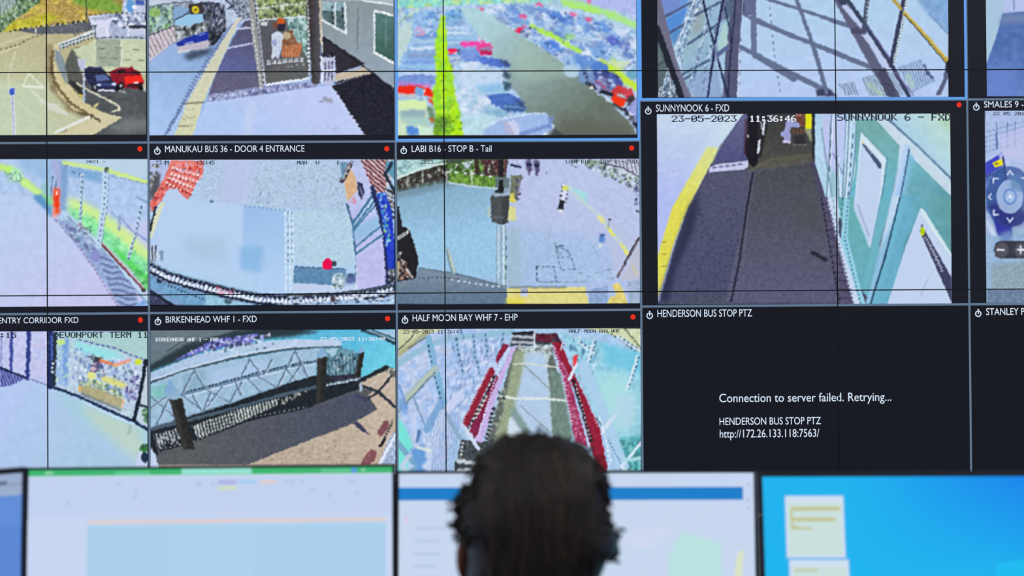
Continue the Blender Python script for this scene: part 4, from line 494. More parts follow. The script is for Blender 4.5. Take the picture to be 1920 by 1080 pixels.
    B.rect(1645, 160, 1708, 318, (222, 222, 24)); B.poly([(1640, 318), (1700, 318), (1712, 460), (1690, 420)], (150, 160, 130), soft=1); B.poly([(1708, 165), (1760, 165), (1758, 640), (1710, 600)], (44, 48, 58)); B.line([(1540, 240), (1600, 230)], 20, (96, 50, 44))
    B.poly([(1760, 155), (2020, 155), (2020, 1100), (1890, 1060), (1770, 640)], (176, 212, 232), tex=(4, 12)); B.specks([(1780, 200), (2000, 200), (2000, 1000), (1870, 900)], 60, (6, 18), [(120, 160, 180), (226, 240, 250), (70, 110, 130)], rot=1.5, el=4)
    B.view(1190, 370, 4.908)
    B.specks([(560, 120), (1000, 60), (960, 700), (880, 980), (420, 960), (500, 500)], 260, (4, 11), [(46, 46, 72), (96, 96, 126), (56, 48, 76)], a=.6); B.specks([(1040, 80), (1680, 80), (1800, 900), (940, 960)], 160, (4, 10), [(58, 60, 84), (98, 100, 124)], a=.45); B.poly([(1440, 40), (1680, 40), (1720, 300), (1500, 300)], (78, 80, 84), a=.6, soft=8); B.line([(1640, 510), (1755, 575)], 34, (36, 34, 46), soft=2, tex=(3, 10))
    for y in (412, 520, 632): B.line([(250, y), (290, y)], 7, (120, 110, 50))
    B.view(1540, 180, 5.0526)
    B.poly([(-60, 150), (320, 150), (330, 700), (240, 1200), (85, 1100), (-60, 640)], (176, 210, 234), tex=(4, 10)); B.poly([(10, 180), (110, 160), (190, 700), (130, 740), (20, 600)], (186, 196, 236)); B.poly([(50, 720), (130, 720), (150, 1000), (100, 940)], (130, 180, 190), soft=5, a=.7)
    for x0, x1 in ((75, 40), (215, 200), (245, 215), (315, 255), (150, 170)): B.line([(x0+20, 180), (x0, 600), (x1, 1060)], 12, (90, 130, 160), a=.9); B.line([(x0+36, 180), (x0+14, 600), (x1+14, 1060)], 10, (226, 238, 250))
    B.line([(90, 300), (75, 800)], 8, (40, 70, 96), dash=(12, 12)); B.line([(300, 360), (250, 1000)], 9, (36, 66, 96), dash=(9, 9)); B.line([(0, 300), (60, 700), (110, 1000)], 10, (110, 150, 170)); B.line([(110, 540), (200, 730)], 7, (90, 100, 150)); B.poly([(140, 180), (230, 160), (215, 640), (150, 560)], (186, 200, 240), soft=1)
    B.poly([(300, 130), (1240, 110), (1240, 260), (300, 260)], (184, 212, 226), tex=(6, 6)); B.poly([(330, 220), (540, 215), (780, 420), (740, 620), (640, 1060), (250, 1060), (320, 700)], ((116, 170, 170), (104, 182, 206), (600, 330), (560, 1000)), tex=(9, 6)); B.poly([(830, 520), (1220, 930), (1230, 2100), (640, 2100), (760, 1000)], ((110, 176, 190), (98, 154, 170), (850, 700), (1100, 1050)), tex=(9, 6))
    B.poly([(640, 215), (1230, 120), (1230, 780), (880, 460)], ((166, 206, 236), (190, 220, 206), (800, 500), (1180, 180)), tex=(8, 4)); B.poly([(1100, 215), (1230, 200), (1230, 330)], (160, 196, 150), soft=7, a=.7)
    B.poly([(520, 225), (640, 215), (900, 450), (1225, 770), (1230, 950), (800, 520), (700, 430)], (196, 216, 232), tex=(8, 4)); B.line([(630, 220), (900, 460), (1225, 780)], 18, (74, 106, 140), soft=1); B.line([(645, 214), (1228, 770)], 7, (130, 160, 196))
    B.poly([(745, 430), (850, 480), (780, 900), (730, 1080), (640, 1080), (720, 700)], ((206, 222, 240), (166, 200, 240), (740, 500), (820, 520)), soft=1); B.line([(832, 510), (780, 800), (725, 1070)], 12, (32, 66, 96), jag=(.6, 10)); B.poly([(840, 540), (880, 600), (760, 1080), (735, 1080)], (124, 186, 214), soft=2)
    B.poly([(375, 330), (625, 590), (560, 1040), (510, 1300), (430, 1650), (300, 1150), (340, 700)], (206, 226, 240)); B.poly([(385, 440), (570, 680), (560, 900), (520, 1100), (450, 1500), (320, 1120), (345, 700)], (190, 210, 238)); B.line([(375, 330), (625, 595)], 13, (104, 150, 170), soft=1.5); B.line([(622, 590), (590, 850), (545, 1080)], 11, (80, 130, 160), jag=(.6, 8)); B.poly([(395, 440), (565, 635), (565, 690), (545, 685), (388, 465)], (72, 84, 124)); B.line([(405, 450), (480, 550)], 8, (190, 196, 200), dash=(3, 4)); B.ell(395, 440, 9, 12, (216, 220, 150))
    B.view(1540, 370, 4.695)
    B.poly([(0, 0), (45, 0), (290, 950), (160, 960), (80, 500)], (84, 80, 108), tex=(3, 12)); 
    for i in range(12): B.line([(20+i*12, 60+i*75), (70+i*20, 60+i*75)], 8, (50, 50, 74))
    B.line([(0, 0), (160, 950)], 16, (44, 42, 62), dash=(7, 3)); B.poly([(45, 0), (150, 0), (150, 300), (230, 560), (350, 940), (280, 940), (190, 600)], (196, 214, 238), tex=(4, 8)); B.line([(50, 0), (170, 480), (285, 940)], 9, (70, 70, 110), dash=(4, 4)); B.line([(100, 20), (150, 330)], 9, (110, 160, 170), dash=(6, 6))
    B.poly([(140, 0), (290, 0), (430, 440), (520, 430), (420, 900), (345, 800), (200, 340)], ((104, 172, 176), (106, 172, 190), (250, 100), (400, 800)), tex=(9, 5)); B.poly([(200, 0), (250, 0), (230, 350), (345, 790), (390, 940), (340, 940), (170, 380)], (146, 204, 226)); B.line([(240, 0), (205, 360), (345, 940)], 8, (40, 80, 110), dash=(4, 4)); B.line([(190, 0), (160, 340)], 8, (40, 70, 100), dash=(5, 5))
    B.poly([(290, 0), (530, 0), (440, 440), (420, 430), (285, 90)], (190, 208, 236)); B.line([(285, 80), (425, 435)], 16, (170, 206, 226)); B.line([(320, 70), (420, 340)], 9, (140, 150, 190), soft=1.5); B.line([(528, 0), (440, 430)], 10, (90, 150, 180), jag=(.6, 8)); B.poly([(530, 0), (630, 0), (470, 560), (395, 850), (360, 760), (440, 450)], (108, 178, 196), soft=1)
    B.poly([(700, -20), (1140, -20), (1140, 500), (880, 90), (740, 380), (600, 940), (440, 940), (560, 560)], ((104, 172, 200), (100, 160, 166), (720, 100), (1080, 60)), tex=(9, 6)); B.poly([(700, 0), (760, 0), (600, 560), (490, 940), (440, 940), (560, 540)], (110, 180, 206), soft=3); B.poly([(620, -10), (700, -10), (530, 600), (430, 940), (385, 940), (440, 760)], ((186, 214, 238), (140, 190, 222), (560, 300), (600, 320)), soft=1); B.line([(693, 0), (560, 530), (430, 940)], 12, (34, 70, 100))
    B.poly([(870, 95), (900, 105), (1145, 500), (1145, 945), (580, 945), (730, 470)], (192, 210, 238)); B.poly([(870, 95), (900, 105), (1145, 495), (1145, 530), (1000, 330), (880, 150)], (206, 228, 236)); B.poly([(886, 230), (910, 290), (1142, 700), (1145, 920), (1100, 820), (865, 300)], (62, 64, 96)); B.ell(890, 300, 20, 40, (196, 222, 30)); B.ell(890, 300, 6, 22, (150, 170, 30)); B.line([(912, 350), (960, 430), (1010, 530), (1065, 650)], 22, (206, 212, 230), dash=(2.4, 2.2), jag=(1.6, 11)); B.line([(940, 710), (870, 870)], 6, (150, 156, 190), a=.8); B.line([(1000, 600), (940, 710)], 6, (200, 206, 210), a=.8)
    # ---------- I: kiosk feed with pan-tilt buttons
    B.view(1800, 180, 2.633, (1847, 206, 1990, 567.5))
    B.rect(120, 60, 500, 1030, ((176, 192, 232), (130, 164, 190), (250, 300), (250, 980)), tex=(4, 8)); B.poly([(120, 70), (500, 70), (500, 260), (120, 290)], (170, 190, 230), tex=(4, 8))
    for i in range(5): B.line([(125, 180+i*24), (330, 120+i*26)], 5, (96, 120, 170), dash=(4, 3), a=.7)
    for x in (180, 232, 272): B.line([(x, 130), (x, 260)], 5, (80, 100, 150), a=.7)
    B.line([(180, 180), (182, 260)], 6, (60, 80, 150)); B.poly([(190, 200), (330, 150), (500, 150), (500, 330), (200, 300)], (196, 196, 236), soft=4, a=.7)
    B.poly([(126, 330), (205, 280), (212, 300), (212, 350), (126, 400)], (66, 70, 190)); B.poly([(190, 290), (212, 280), (212, 345), (200, 345)], (170, 180, 230)); B.poly([(160, 330), (200, 310), (212, 320), (208, 345), (170, 352)], (226, 220, 40)); B.ell(180, 335, 8, 6, (130, 120, 40))
    B.poly([(126, 395), (215, 345), (240, 470), (250, 600), (170, 620), (126, 560)], (84, 116, 180), tex=(4, 20)); B.line([(212, 300), (238, 470), (246, 560)], 7, (30, 36, 90)); B.line([(130, 400), (215, 360)], 9, (40, 50, 90), dash=(3, 3)); B.specks([(128, 480), (240, 480), (240, 620), (140, 600)], 30, (4, 9), [(50, 70, 120), (150, 190, 220), (40, 44, 80)]); B.poly([(160, 600), (250, 560), (256, 690), (190, 700)], (50, 56, 160), soft=1); B.poly([(130, 600), (190, 700), (180, 740), (135, 650)], (200, 214, 240), soft=2)
    B.poly([(135, 690), (500, 690), (500, 960), (135, 960)], (150, 180, 216), tex=(4, 10)); B.poly([(150, 830), (500, 800), (500, 1020), (150, 1020)], (140, 166, 180), tex=(3, 14), soft=4); B.poly([(135, 955), (500, 950), (500, 1030), (135, 1030)], (108, 130, 158), tex=(3, 16)); B.poly([(190, 680), (260, 660), (250, 740), (200, 730)], (110, 140, 190), soft=4)
    B.ell(246, 497, 116, 150, (56, 84, 150), a=.72); B.poly([(140, 540), (246, 500), (340, 600), (300, 640), (246, 648), (180, 620)], (40, 40, 110), a=.6, soft=3); B.ell(246, 497, 66, 84, (170, 194, 232), a=.85); B.poly([(240, 380), (330, 400), (330, 480), (250, 460)], (90, 130, 180), a=.7, soft=3); B.ell(246, 497, 34, 42, (110, 146, 206)); B.ell(246, 497, 24, 30, (160, 186, 226)); B.poly([(232, 508), (246, 484), (260, 508), (246, 500)], (226, 234, 250))
    for pts in ([(232, 388), (246, 370), (260, 388)], [(232, 602), (246, 622), (260, 602)], [(152, 484), (140, 497), (152, 510)], [(165, 430), (165, 408), (188, 408)], [(167, 565), (167, 586), (188, 586)], [(305, 405), (340, 405)]): B.line(pts, 7, (214, 224, 246))
    B.poly([(166, 760), (176, 724), (200, 716), (400, 716), (400, 802), (200, 802), (176, 794)], (52, 52, 62), a=.95); B.ell(205, 760, 34, 38, (84, 84, 96), soft=3); B.ell(298, 760, 30, 36, (84, 84, 96), soft=3); B.line([(186, 760), (216, 760)], 9, (222, 228, 244)); B.line([(284, 759), (316, 759)], 9, (222, 228, 244)); B.line([(299, 740), (299, 778)], 7, (222, 228, 244))
    # upper right neighbour (above I)
    B.view(1540, 0, 5.0526, (1848, -60, 1990, 181))
    B.rect(1540, -350, 2300, 930, ((76, 108, 170), (96, 128, 196), (1700, 200), (1700, 860)), tex=(9, 8)); B.poly([(1540, -350), (1760, -350), (1720, 130), (1640, 400), (1565, 600), (1540, 620)], (166, 196, 220)); B.poly([(1740, -350), (2300, -350), (2300, 120), (1900, 110), (1720, 130)], (180, 194, 236), tex=(5, 6)); B.poly([(1720, 130), (2300, 120), (2300, 200), (1690, 230)], (110, 130, 176), soft=4); B.line([(1822, -10), (1826, 90)], 14, (120, 140, 180), jag=(1, 8)); B.poly([(1570, 650), (1800, 640), (1800, 920), (1570, 920)], (106, 132, 206), soft=7, a=.7)
    # ---------- J: terminal entry corridor
    B.view(0, 570, 3.272, (-60, 621, 277, 910))
    B.rect(-200, 160, 920, 1120, ((178, 200, 240), (168, 200, 226), (100, 600), (700, 900)), tex=(10, 3)); B.poly([(320, 520), (920, 780), (920, 1000), (600, 900)], ((166, 206, 224), (172, 200, 236), (600, 680), (500, 950)), soft=5); B.poly([(480, 600), (700, 690), (860, 760), (900, 1000), (760, 900), (560, 720)], (196, 214, 190), a=.7, soft=9)
    B.poly([(-200, 170), (310, 170), (300, 500), (160, 455), (0, 395), (-200, 330)], (196, 200, 238), tex=(6, 8)); B.specks([(190, 190), (290, 190), (290, 460), (190, 440)], 26, (8, 24), [(186, 200, 230), (206, 190, 226), (170, 190, 236)], a=.5); B.line([(0, 300), (300, 345)], 10, (180, 186, 230), a=.7)
    B.line([(72, 175), (68, 410)], 20, (66, 78, 160)); B.line([(178, 175), (168, 455)], 26, (54, 66, 140), jag=(.7, 14)); B.line([(8, 200), (8, 380)], 9, (140, 150, 206)); B.poly([(0, 388), (160, 452), (60, 500), (0, 505)], (140, 150, 216), soft=1); B.hatch([(0, 400), (160, 450), (70, 500), (0, 508)], 1.25, 17, .5, (52, 60, 130)); B.line([(0, 392), (170, 456)], 14, (30, 40, 80)); B.line([(170, 456), (300, 500)], 9, (90, 110, 170), dash=(6, 2))
    B.poly([(320, 180), (910, 170), (910, 350), (330, 190)], (170, 206, 206), tex=(8, 4)); B.poly([(335, 200), (480, 215), (880, 345), (900, 350), (810, 715), (330, 505)], (186, 206, 226), tex=(3, 20)); B.poly([(450, 220), (700, 290), (780, 340), (600, 330), (480, 300)], (150, 226, 230), soft=5); B.poly([(350, 210), (420, 220), (400, 500), (340, 490)], (160, 190, 232), soft=3, tex=(4, 10)); B.line([(405, 230), (400, 490)], 30, (104, 150, 220), a=.8, soft=2); B.specks([(340, 220), (420, 220), (410, 490), (340, 480)], 60, (5, 12), [(226, 236, 250), (140, 176, 226), (180, 220, 190)], rot=1.5)
    B.specks([(440, 260), (860, 380), (800, 600), (450, 480)], 240, (6, 15), [(150, 170, 226), (226, 236, 250), (110, 140, 200), (190, 210, 236), (84, 110, 130)], rot=1.2); B.specks([(540, 320), (640, 330), (640, 430), (560, 430)], 40, (6, 14), [(120, 90, 150), (70, 80, 130), (226, 170, 190), (60, 60, 70)]); B.line([(610, 340), (710, 378), (790, 350)], 14, (240, 170, 90), soft=2); B.line([(620, 350), (690, 372)], 10, (236, 96, 60), soft=1.5); B.line([(720, 365), (790, 345)], 12, (236, 150, 170), soft=2); B.ell(596, 340, 20, 16, (60, 66, 70)); B.ell(848, 355, 20, 18, (206, 226, 60), soft=2); B.ell(375, 235, 24, 20, (190, 230, 140), soft=3)
    B.line([(640, 460), (760, 500)], 34, (226, 220, 110), soft=4, a=.9); B.ell(560, 440, 24, 24, (226, 226, 140), soft=4); B.specks([(480, 480), (560, 450), (740, 540), (760, 590), (500, 510)], 90, (5, 12), [(90, 130, 100), (190, 216, 140), (226, 236, 180), (70, 90, 100)]); B.poly([(488, 505), (540, 495), (765, 590), (752, 640), (600, 590), (490, 540)], (176, 170, 130), tex=(4, 10), soft=1); B.line([(488, 505), (490, 535)], 12, (226, 180, 96)); B.line([(758, 590), (752, 630)], 14, (226, 190, 170)); B.line([(500, 550), (740, 650)], 16, (110, 120, 120), soft=2, a=.8); B.specks([(760, 460), (860, 440), (840, 600), (760, 560)], 60, (6, 13), [(100, 96, 160), (220, 220, 246), (150, 150, 200), (60, 60, 90)], rot=1.3)
    B.line([(310, 170), (308, 505)], 34, (36, 52, 100)); B.line([(340, 185), (326, 500)], 24, (40, 52, 66), jag=(.7, 12)); B.line([(324, 360), (322, 420)], 14, (226, 236, 250), dash=(4, 4)); B.line([(318, 200), (318, 340)], 12, (84, 110, 206), a=.8)
    B.line([(480, 218), (700, 270), (900, 350)], 10, (100, 110, 170), dash=(8, 3)); B.line([(300, 500), (480, 565), (640, 640), (820, 720), (920, 778)], 18, (32, 48, 86), jag=(.7, 9)); B.line([(520, 600), (700, 690), (820, 735)], 11, (190, 220, 250)); B.line([(895, 350), (860, 560), (820, 715)], 24, (30, 40, 56), jag=(.8, 12)); B.poly([(905, 360), (920, 360), (920, 760), (840, 715), (870, 560)], (190, 206, 220)); B.line([(860, 620), (920, 640)], 14, (36, 50, 60)); B.specks([(870, 650), (915, 640), (915, 740), (890, 720)], 24, (7, 14), [(60, 120, 70), (40, 70, 60), (150, 190, 160)]); B.line([(800, 750), (790, 790)], 16, (140, 160, 160), soft=3, a=.6)
    B.poly([(850, 910), (920, 890), (920, 1020), (830, 1000)], (196, 210, 240), soft=2); B.ell(888, 940, 22, 34, (36, 52, 76)); B.specks([(865, 860), (915, 870), (910, 910), (870, 900)], 26, (7, 14), [(50, 120, 60), (80, 150, 90), (40, 70, 50)])
    # ---------- K: wharf gangway
    B.view(270, 570, 3.273, (282, 618, 742, 910))
    B.rect(30, 140, 1570, 1110, (96, 190, 226), tex=(5, 6)); B.poly([(30, 700), (1330, 430), (1430, 560), (1545, 540), (1545, 1110), (30, 1110)], (86, 88, 94)); B.poly([(30, 985), (1545, 960), (1545, 1110), (30, 1110)], (150, 142, 134)); B.poly([(30, 150), (700, 150), (560, 190), (300, 280), (30, 420)], (104, 120, 130), tex=(8, 5)); B.poly([(30, 380), (250, 250), (600, 160), (900, 150), (1100, 170), (900, 200), (500, 240), (30, 420)], (44, 58, 66), soft=3); B.line([(40, 380), (320, 235), (580, 165)], 9, (50, 60, 70)); B.line([(140, 290), (280, 200)], 8, (70, 84, 96))
    B.poly([(1100, 160), (1545, 160), (1545, 480), (1340, 450), (1200, 300), (1000, 220)], ((92, 184, 220), (110, 206, 230), (1250, 200), (1450, 400)), tex=(6, 6)); B.line([(1340, 160), (1440, 190), (1545, 245)], 22, (40, 62, 80), soft=1); B.poly([(1360, 160), (1545, 160), (1545, 230)], (160, 200, 226), soft=1); B.line([(1400, 160), (1545, 215)], 10, (60, 80, 96))
    B.poly([(40, 420), (300, 320), (600, 245), (900, 215), (1210, 225), (1210, 265), (900, 270), (560, 330), (250, 400), (40, 480)], ((170, 196, 226), (186, 206, 232), (100, 420), (1000, 240)), tex=(4, 10)); B.poly([(180, 350), (420, 220), (700, 180), (660, 240), (400, 280)], (104, 106, 190), tex=(3, 30)); B.specks([(180, 350), (430, 215), (800, 180), (700, 240), (400, 290)], 130, (5, 12), [(44, 50, 70), (196, 206, 246), (110, 110, 206), (226, 232, 250)]); B.specks([(430, 260), (900, 210), (700, 300), (450, 330)], 30, (5, 12), [(150, 206, 210), (206, 226, 240), (40, 60, 70)])
    B.line([(40, 482), (250, 410), (560, 330), (900, 275), (1210, 265)], 15, (70, 90, 104)); B.line([(40, 470), (250, 398), (560, 318), (900, 262)], 8, (206, 222, 240))
    B.poly([(40, 490), (250, 412), (560, 340), (900, 285), (1080, 270), (1050, 450), (900, 480), (680, 560), (530, 610), (370, 655), (40, 760)], (158, 190, 216), tex=(6, 8)); B.poly([(40, 520), (140, 480), (160, 560), (40, 600)], (130, 190, 190), soft=3, tex=(5, 10)); B.poly([(240, 430), (380, 400), (360, 520), (240, 540)], (140, 176, 200), soft=3); B.poly([(400, 420), (620, 360), (780, 340), (760, 420), (420, 510)], (170, 196, 230), soft=3)
    B.line([(240, 555), (480, 490), (700, 430), (880, 385), (1050, 355)], 22, (110, 140, 170)); B.line([(240, 545), (480, 480), (700, 420), (880, 378), (1050, 348)], 10, (30, 42, 56), dash=(4, 3), jag=(1, 7)); B.line([(240, 570), (480, 508), (700, 446), (880, 402), (1050, 366)], 8, (206, 222, 240))
    tr = [((310, 410), (200, 620)), ((310, 410), (380, 520)), ((380, 520), (530, 600)), ((240, 560), (370, 660)), ((480, 510), (370, 660)), ((650, 340), (600, 440)), ((600, 480), (530, 600)), ((640, 460), (720, 540)), ((650, 340), (720, 430)), ((930, 290), (830, 500)), ((930, 290), (1010, 450)), ((700, 440), (820, 510)), ((880, 390), (820, 510)), ((880, 400), (940, 480)), ((960, 380), (900, 470)), ((40, 560), (200, 700)), ((40, 640), (160, 560)), ((160, 570), (80, 740)), ((410, 540), (370, 650)), ((300, 560), (350, 650)), ((790, 340), (740, 430)), ((560, 480), (600, 560))]
    for a_, b_ in tr: B.line([a_, b_], 13, (92, 118, 146)); B.line([(a_[0]+7, a_[1]), (b_[0]+7, b_[1])], 6, (206, 222, 238), a=.8)
    B.poly([(1080, 270), (1200, 265), (1300, 290), (1310, 440), (1140, 450), (1110, 420)], (104, 150, 170), tex=(3, 26)); B.hatch([(1110, 330), (1310, 300), (1310, 430), (1140, 450)], 1.5, 22, .4, (50, 66, 80), .8); B.specks([(1180, 290), (1310, 340), (1300, 430), (1150, 430)], 60, (5, 11), [(40, 52, 60), (180, 206, 220), (120, 150, 160)]); B.poly([(1140, 440), (1330, 430), (1330, 470), (1140, 470)], (50, 48, 66), tex=(3, 20)); B.poly([(1110, 280), (1190, 270), (1160, 330)], (170, 200, 220))
    B.poly([(40, 770), (370, 660), (530, 610), (680, 560), (900, 480), (1050, 440), (1150, 470), (1320, 460), (1320, 520), (1000, 640), (300, 850), (100, 910), (40, 840)], (34, 40, 48), tex=(4, 6)); B.line([(40, 770), (260, 715), (560, 640), (900, 545), (1100, 500), (1330, 455)], 22, (74, 92, 110)); B.line([(40, 758), (540, 605), (900, 478)], 8, (120, 146, 170), a=.8); B.line([(1110, 500), (1330, 458)], 10, (206, 220, 236), dash=(6, 2))
    B.poly([(295, 750), (560, 650), (830, 580), (820, 620), (600, 720), (330, 825)], (206, 216, 214)); B.hatch([(295, 740), (560, 640), (1040, 520), (1040, 560), (600, 730), (320, 835)], 1.35, 20, .5, (34, 38, 44)); B.hatch([(380, 700), (560, 640), (560, 740), (390, 800)], -.28, 22, .3, (40, 46, 52), .8); B.specks([(850, 570), (1000, 530), (990, 580), (850, 610)], 26, (5, 10), [(206, 214, 206), (40, 40, 44)], rot=1.4); B.hatch([(60, 800), (220, 760), (220, 830), (80, 880)], 1.3, 20, .45, (186, 194, 200)); B.specks([(60, 800), (220, 780), (220, 850), (80, 890)], 40, (5, 10), [(206, 212, 214), (30, 34, 40)]); B.line([(100, 890), (300, 845), (640, 700), (1000, 630)], 9, (150, 156, 160), dash=(3, 6))
    B.poly([(100, 910), (300, 850), (640, 720), (1000, 640), (1310, 540), (1430, 640), (1310, 720), (1240, 740), (900, 880), (640, 985), (90, 985), (60, 930)], ((88, 92, 96), (76, 82, 100), (300, 920), (1200, 640)), tex=(3, 9)); B.poly([(640, 985), (900, 880), (1280, 735), (1430, 645), (1380, 560), (1545, 420), (1545, 985)], ((184, 168, 152), (196, 180, 162), (900, 950), (1500, 600)), tex=(3, 14)); B.specks([(700, 985), (1240, 780), (1300, 985)], 90, (4, 9), [(140, 120, 96), (210, 200, 186)], a=.6); B.poly([(1280, 735), (1310, 720), (1360, 770), (1392, 808), (1340, 780)], (62, 66, 92)); B.specks([(1180, 600), (1320, 560), (1400, 600), (1260, 640)], 14, (5, 9), [(70, 80, 110)], a=.5)
    B.poly([(1335, 470), (1500, 385), (1545, 400), (1545, 630), (1460, 560), (1350, 520)], (196, 180, 164), tex=(4, 10)); B.line([(1330, 470), (1490, 388), (1545, 420)], 26, (38, 48, 54), tex=(3, 14)); B.line([(1345, 505), (1440, 540), (1545, 635)], 20, (44, 52, 66)); B.line([(1520, 440), (1440, 540), (1360, 590)], 14, (50, 52, 66)); B.specks([(1480, 395), (1540, 400), (1540, 450), (1490, 440)], 24, (6, 11), [(206, 200, 190), (60, 66, 70)]); B.line([(1390, 500), (1430, 470)], 8, (206, 206, 200)); B.line([(1330, 490), (1330, 530)], 16, (190, 210, 236), soft=2); B.line([(1300, 560), (1380, 590)], 16, (60, 64, 90), soft=2)
    for tip, w, bot, c0 in (((155, 462), 76, (275, 890), 585), ((1090, 260), 60, (1082, 600), 330), ((1335, 262), 36, (1310, 450), 300)):
        s0 = w/2; sh = (c0-tip[1]); dx = (bot[0]-tip[0])/(bot[1]-tip[1])
        B.poly([(tip[0]+dx*sh-s0+6, c0), (tip[0]+dx*sh+s0+6, c0-8), (bot[0]+s0*.95, bot[1]), (bot[0]-s0*.95, bot[1])], (42, 42, 42), tex=(4, 8)); B.line([(tip[0]+dx*sh-s0*.5, c0), (bot[0]-s0*.5, bot[1])], w*.3, (66, 66, 66), soft=3, a=.7)
        B.poly([tip, (tip[0]+dx*sh*.6+s0, tip[1]+sh*.55), (tip[0]+dx*sh+s0+4, c0-14), (tip[0]+dx*sh, c0+6), (tip[0]+dx*sh-s0, c0-4), (tip[0]-s0+4, tip[1]+sh*.6)], ((120, 166, 216), (150, 180, 206), (tip[0]-20, tip[1]), (tip[0]+50, c0)))
    B.ell(1120, 460, 26, 30, (40, 44, 52), soft=2); B.poly([(1430, 790), (1475, 715), (1505, 715), (1500, 760), (1455, 815)], (128, 82, 90), tex=(3, 8)); B.line([(1470, 840), (1525, 720)], 18, (60, 64, 66), dash=(4, 2)); B.line([(1450, 870), (1480, 830)], 16, (34, 34, 40)); B.poly([(1500, 830), (1545, 770), (1545, 985), (1440, 985)], (160, 176, 206), tex=(3, 34)); B.poly([(1330, 985), (1350, 940), (1390, 890), (1430, 905), (1420, 960), (1380, 985)], (134, 86, 92), tex=(3, 10)); B.line([(1450, 975), (1545, 800)], 16, (226, 236, 250)); B.poly([(36, 880), (70, 920), (90, 1000), (36, 1000)], (196, 212, 240)); B.line([(36, 830), (80, 920)], 22, (34, 38, 44))
    # ---------- L: gangway tunnel with red rails
    B.view(730, 570, 3.273, (745, 616, 1202, 910))
    B.rect(30, 140, 1570, 1130, (170, 200, 234), tex=(5, 12)); B.poly([(50, 150), (560, 150), (700, 300), (440, 720), (340, 1000), (50, 1000)], (166, 194, 236), tex=(5, 14), mix=(11, (190, 204, 236), 0, .7)); B.specks([(460, 180), (740, 180), (640, 400), (380, 700), (370, 560)], 260, (6, 14), [(206, 216, 246), (140, 170, 216), (226, 236, 250), (110, 140, 190)], rot=-1.1, el=3, a=.7)
    B.poly([(50, 150), (330, 150), (180, 210), (60, 330)], (200, 206, 166), tex=(6, 10)); B.line([(60, 310), (230, 180)], 26, (150, 150, 110), a=.6, soft=3); B.line([(50, 290), (150, 190)], 8, (90, 100, 90)); B.line([(120, 270), (230, 200)], 8, (96, 104, 100)); B.poly([(1200, 150), (1545, 150), (1545, 320), (1480, 240), (1330, 180)], (206, 216, 180), tex=(6, 10)); B.line([(1330, 165), (1450, 240), (1545, 320)], 10, (60, 76, 66), dash=(6, 3)); B.line([(1440, 150), (1545, 270)], 9, (100, 120, 90))
    B.line([(50, 370), (240, 250), (420, 205), (760, 175)], 36, (150, 190, 216), soft=1.5); B.line([(240, 215), (300, 470), (345, 660)], 44, (130, 180, 216)); B.line([(240, 250), (270, 420), (335, 640)], 9, (50, 70, 96), dash=(5, 5)); B.line([(50, 650), (170, 510), (280, 400)], 50, (168, 190, 196)); B.line([(50, 665), (280, 420)], 8, (100, 124, 140)); B.line([(60, 640), (270, 400)], 10, (190, 200, 170)); B.line([(145, 570), (225, 760)], 12, (130, 160, 196)); B.line([(230, 770), (320, 600)], 44, (120, 166, 214), a=.9); B.line([(330, 680), (220, 1000)], 64, (196, 212, 240)); B.line([(430, 560), (350, 660)], 50, (200, 210, 240), soft=2); B.hatch([(250, 700), (340, 640), (440, 700), (400, 1000), (250, 1000)], 1.45, 18, .35, (120, 150, 196), .7, jag=(2, 30)); B.line([(350, 680), (440, 830)], 26, (140, 170, 200), soft=2)
    B.poly([(50, 690), (100, 760), (150, 870), (110, 1000), (50, 1000)], (120, 226, 216), soft=2); B.line([(50, 850), (150, 970), (190, 1010)], 34, (120, 170, 200)); B.line([(80, 990), (170, 870)], 28, (206, 206, 236), a=.8); B.poly([(130, 890), (210, 860), (230, 960), (190, 1005), (150, 960)], (104, 156, 216), soft=2); B.line([(170, 880), (250, 900)], 18, (220, 230, 226), soft=2); B.poly([(60, 560), (110, 620), (110, 690), (60, 640)], (120, 160, 220), soft=3); B.line([(185, 780), (170, 840)], 18, (80, 120, 170), soft=2); B.line([(60, 500), (110, 640)], 14, (110, 150, 210), soft=2); B.specks([(360, 180), (620, 180), (600, 330), (420, 420)], 26, (6, 16), [(90, 120, 170), (140, 180, 220)], rot=1.5, el=4, a=.6)
    for pts in ([(412, 210), (425, 310), (455, 430)], [(515, 190), (530, 330), (560, 440)], [(590, 185), (600, 320)], [(700, 180), (690, 260)]): B.line(pts, 16, (140, 176, 214), soft=1.2); B.line(pts, 7, (60, 84, 110), dash=(4, 6))
    B.poly([(1060, 180), (1545, 300), (1545, 1010), (1300, 760), (1130, 400)], (150, 206, 226), tex=(6, 14)); B.poly([(1270, 450), (1420, 420), (1500, 560), (1500, 740), (1400, 800), (1300, 680)], (170, 222, 226), soft=9); B.poly([(1380, 560), (1500, 560), (1500, 740), (1400, 760)], (178, 214, 232), soft=8); B.poly([(1400, 830), (1545, 800), (1545, 1005), (1430, 1005)], (90, 176, 182), tex=(5, 16), soft=3); B.specks([(1410, 840), (1540, 820), (1540, 990), (1430, 990)], 60, (7, 18), [(60, 140, 150), (140, 210, 210), (70, 120, 130)], rot=1.3, el=2.5); B.poly([(1300, 230), (1545, 300), (1545, 430), (1330, 380)], (110, 196, 226), soft=5, a=.8); B.specks([(1070, 190), (1290, 230), (1260, 460), (1180, 420)], 80, (5, 14), [(70, 110, 150), (220, 236, 246), (120, 170, 206)], rot=1.3, el=3)
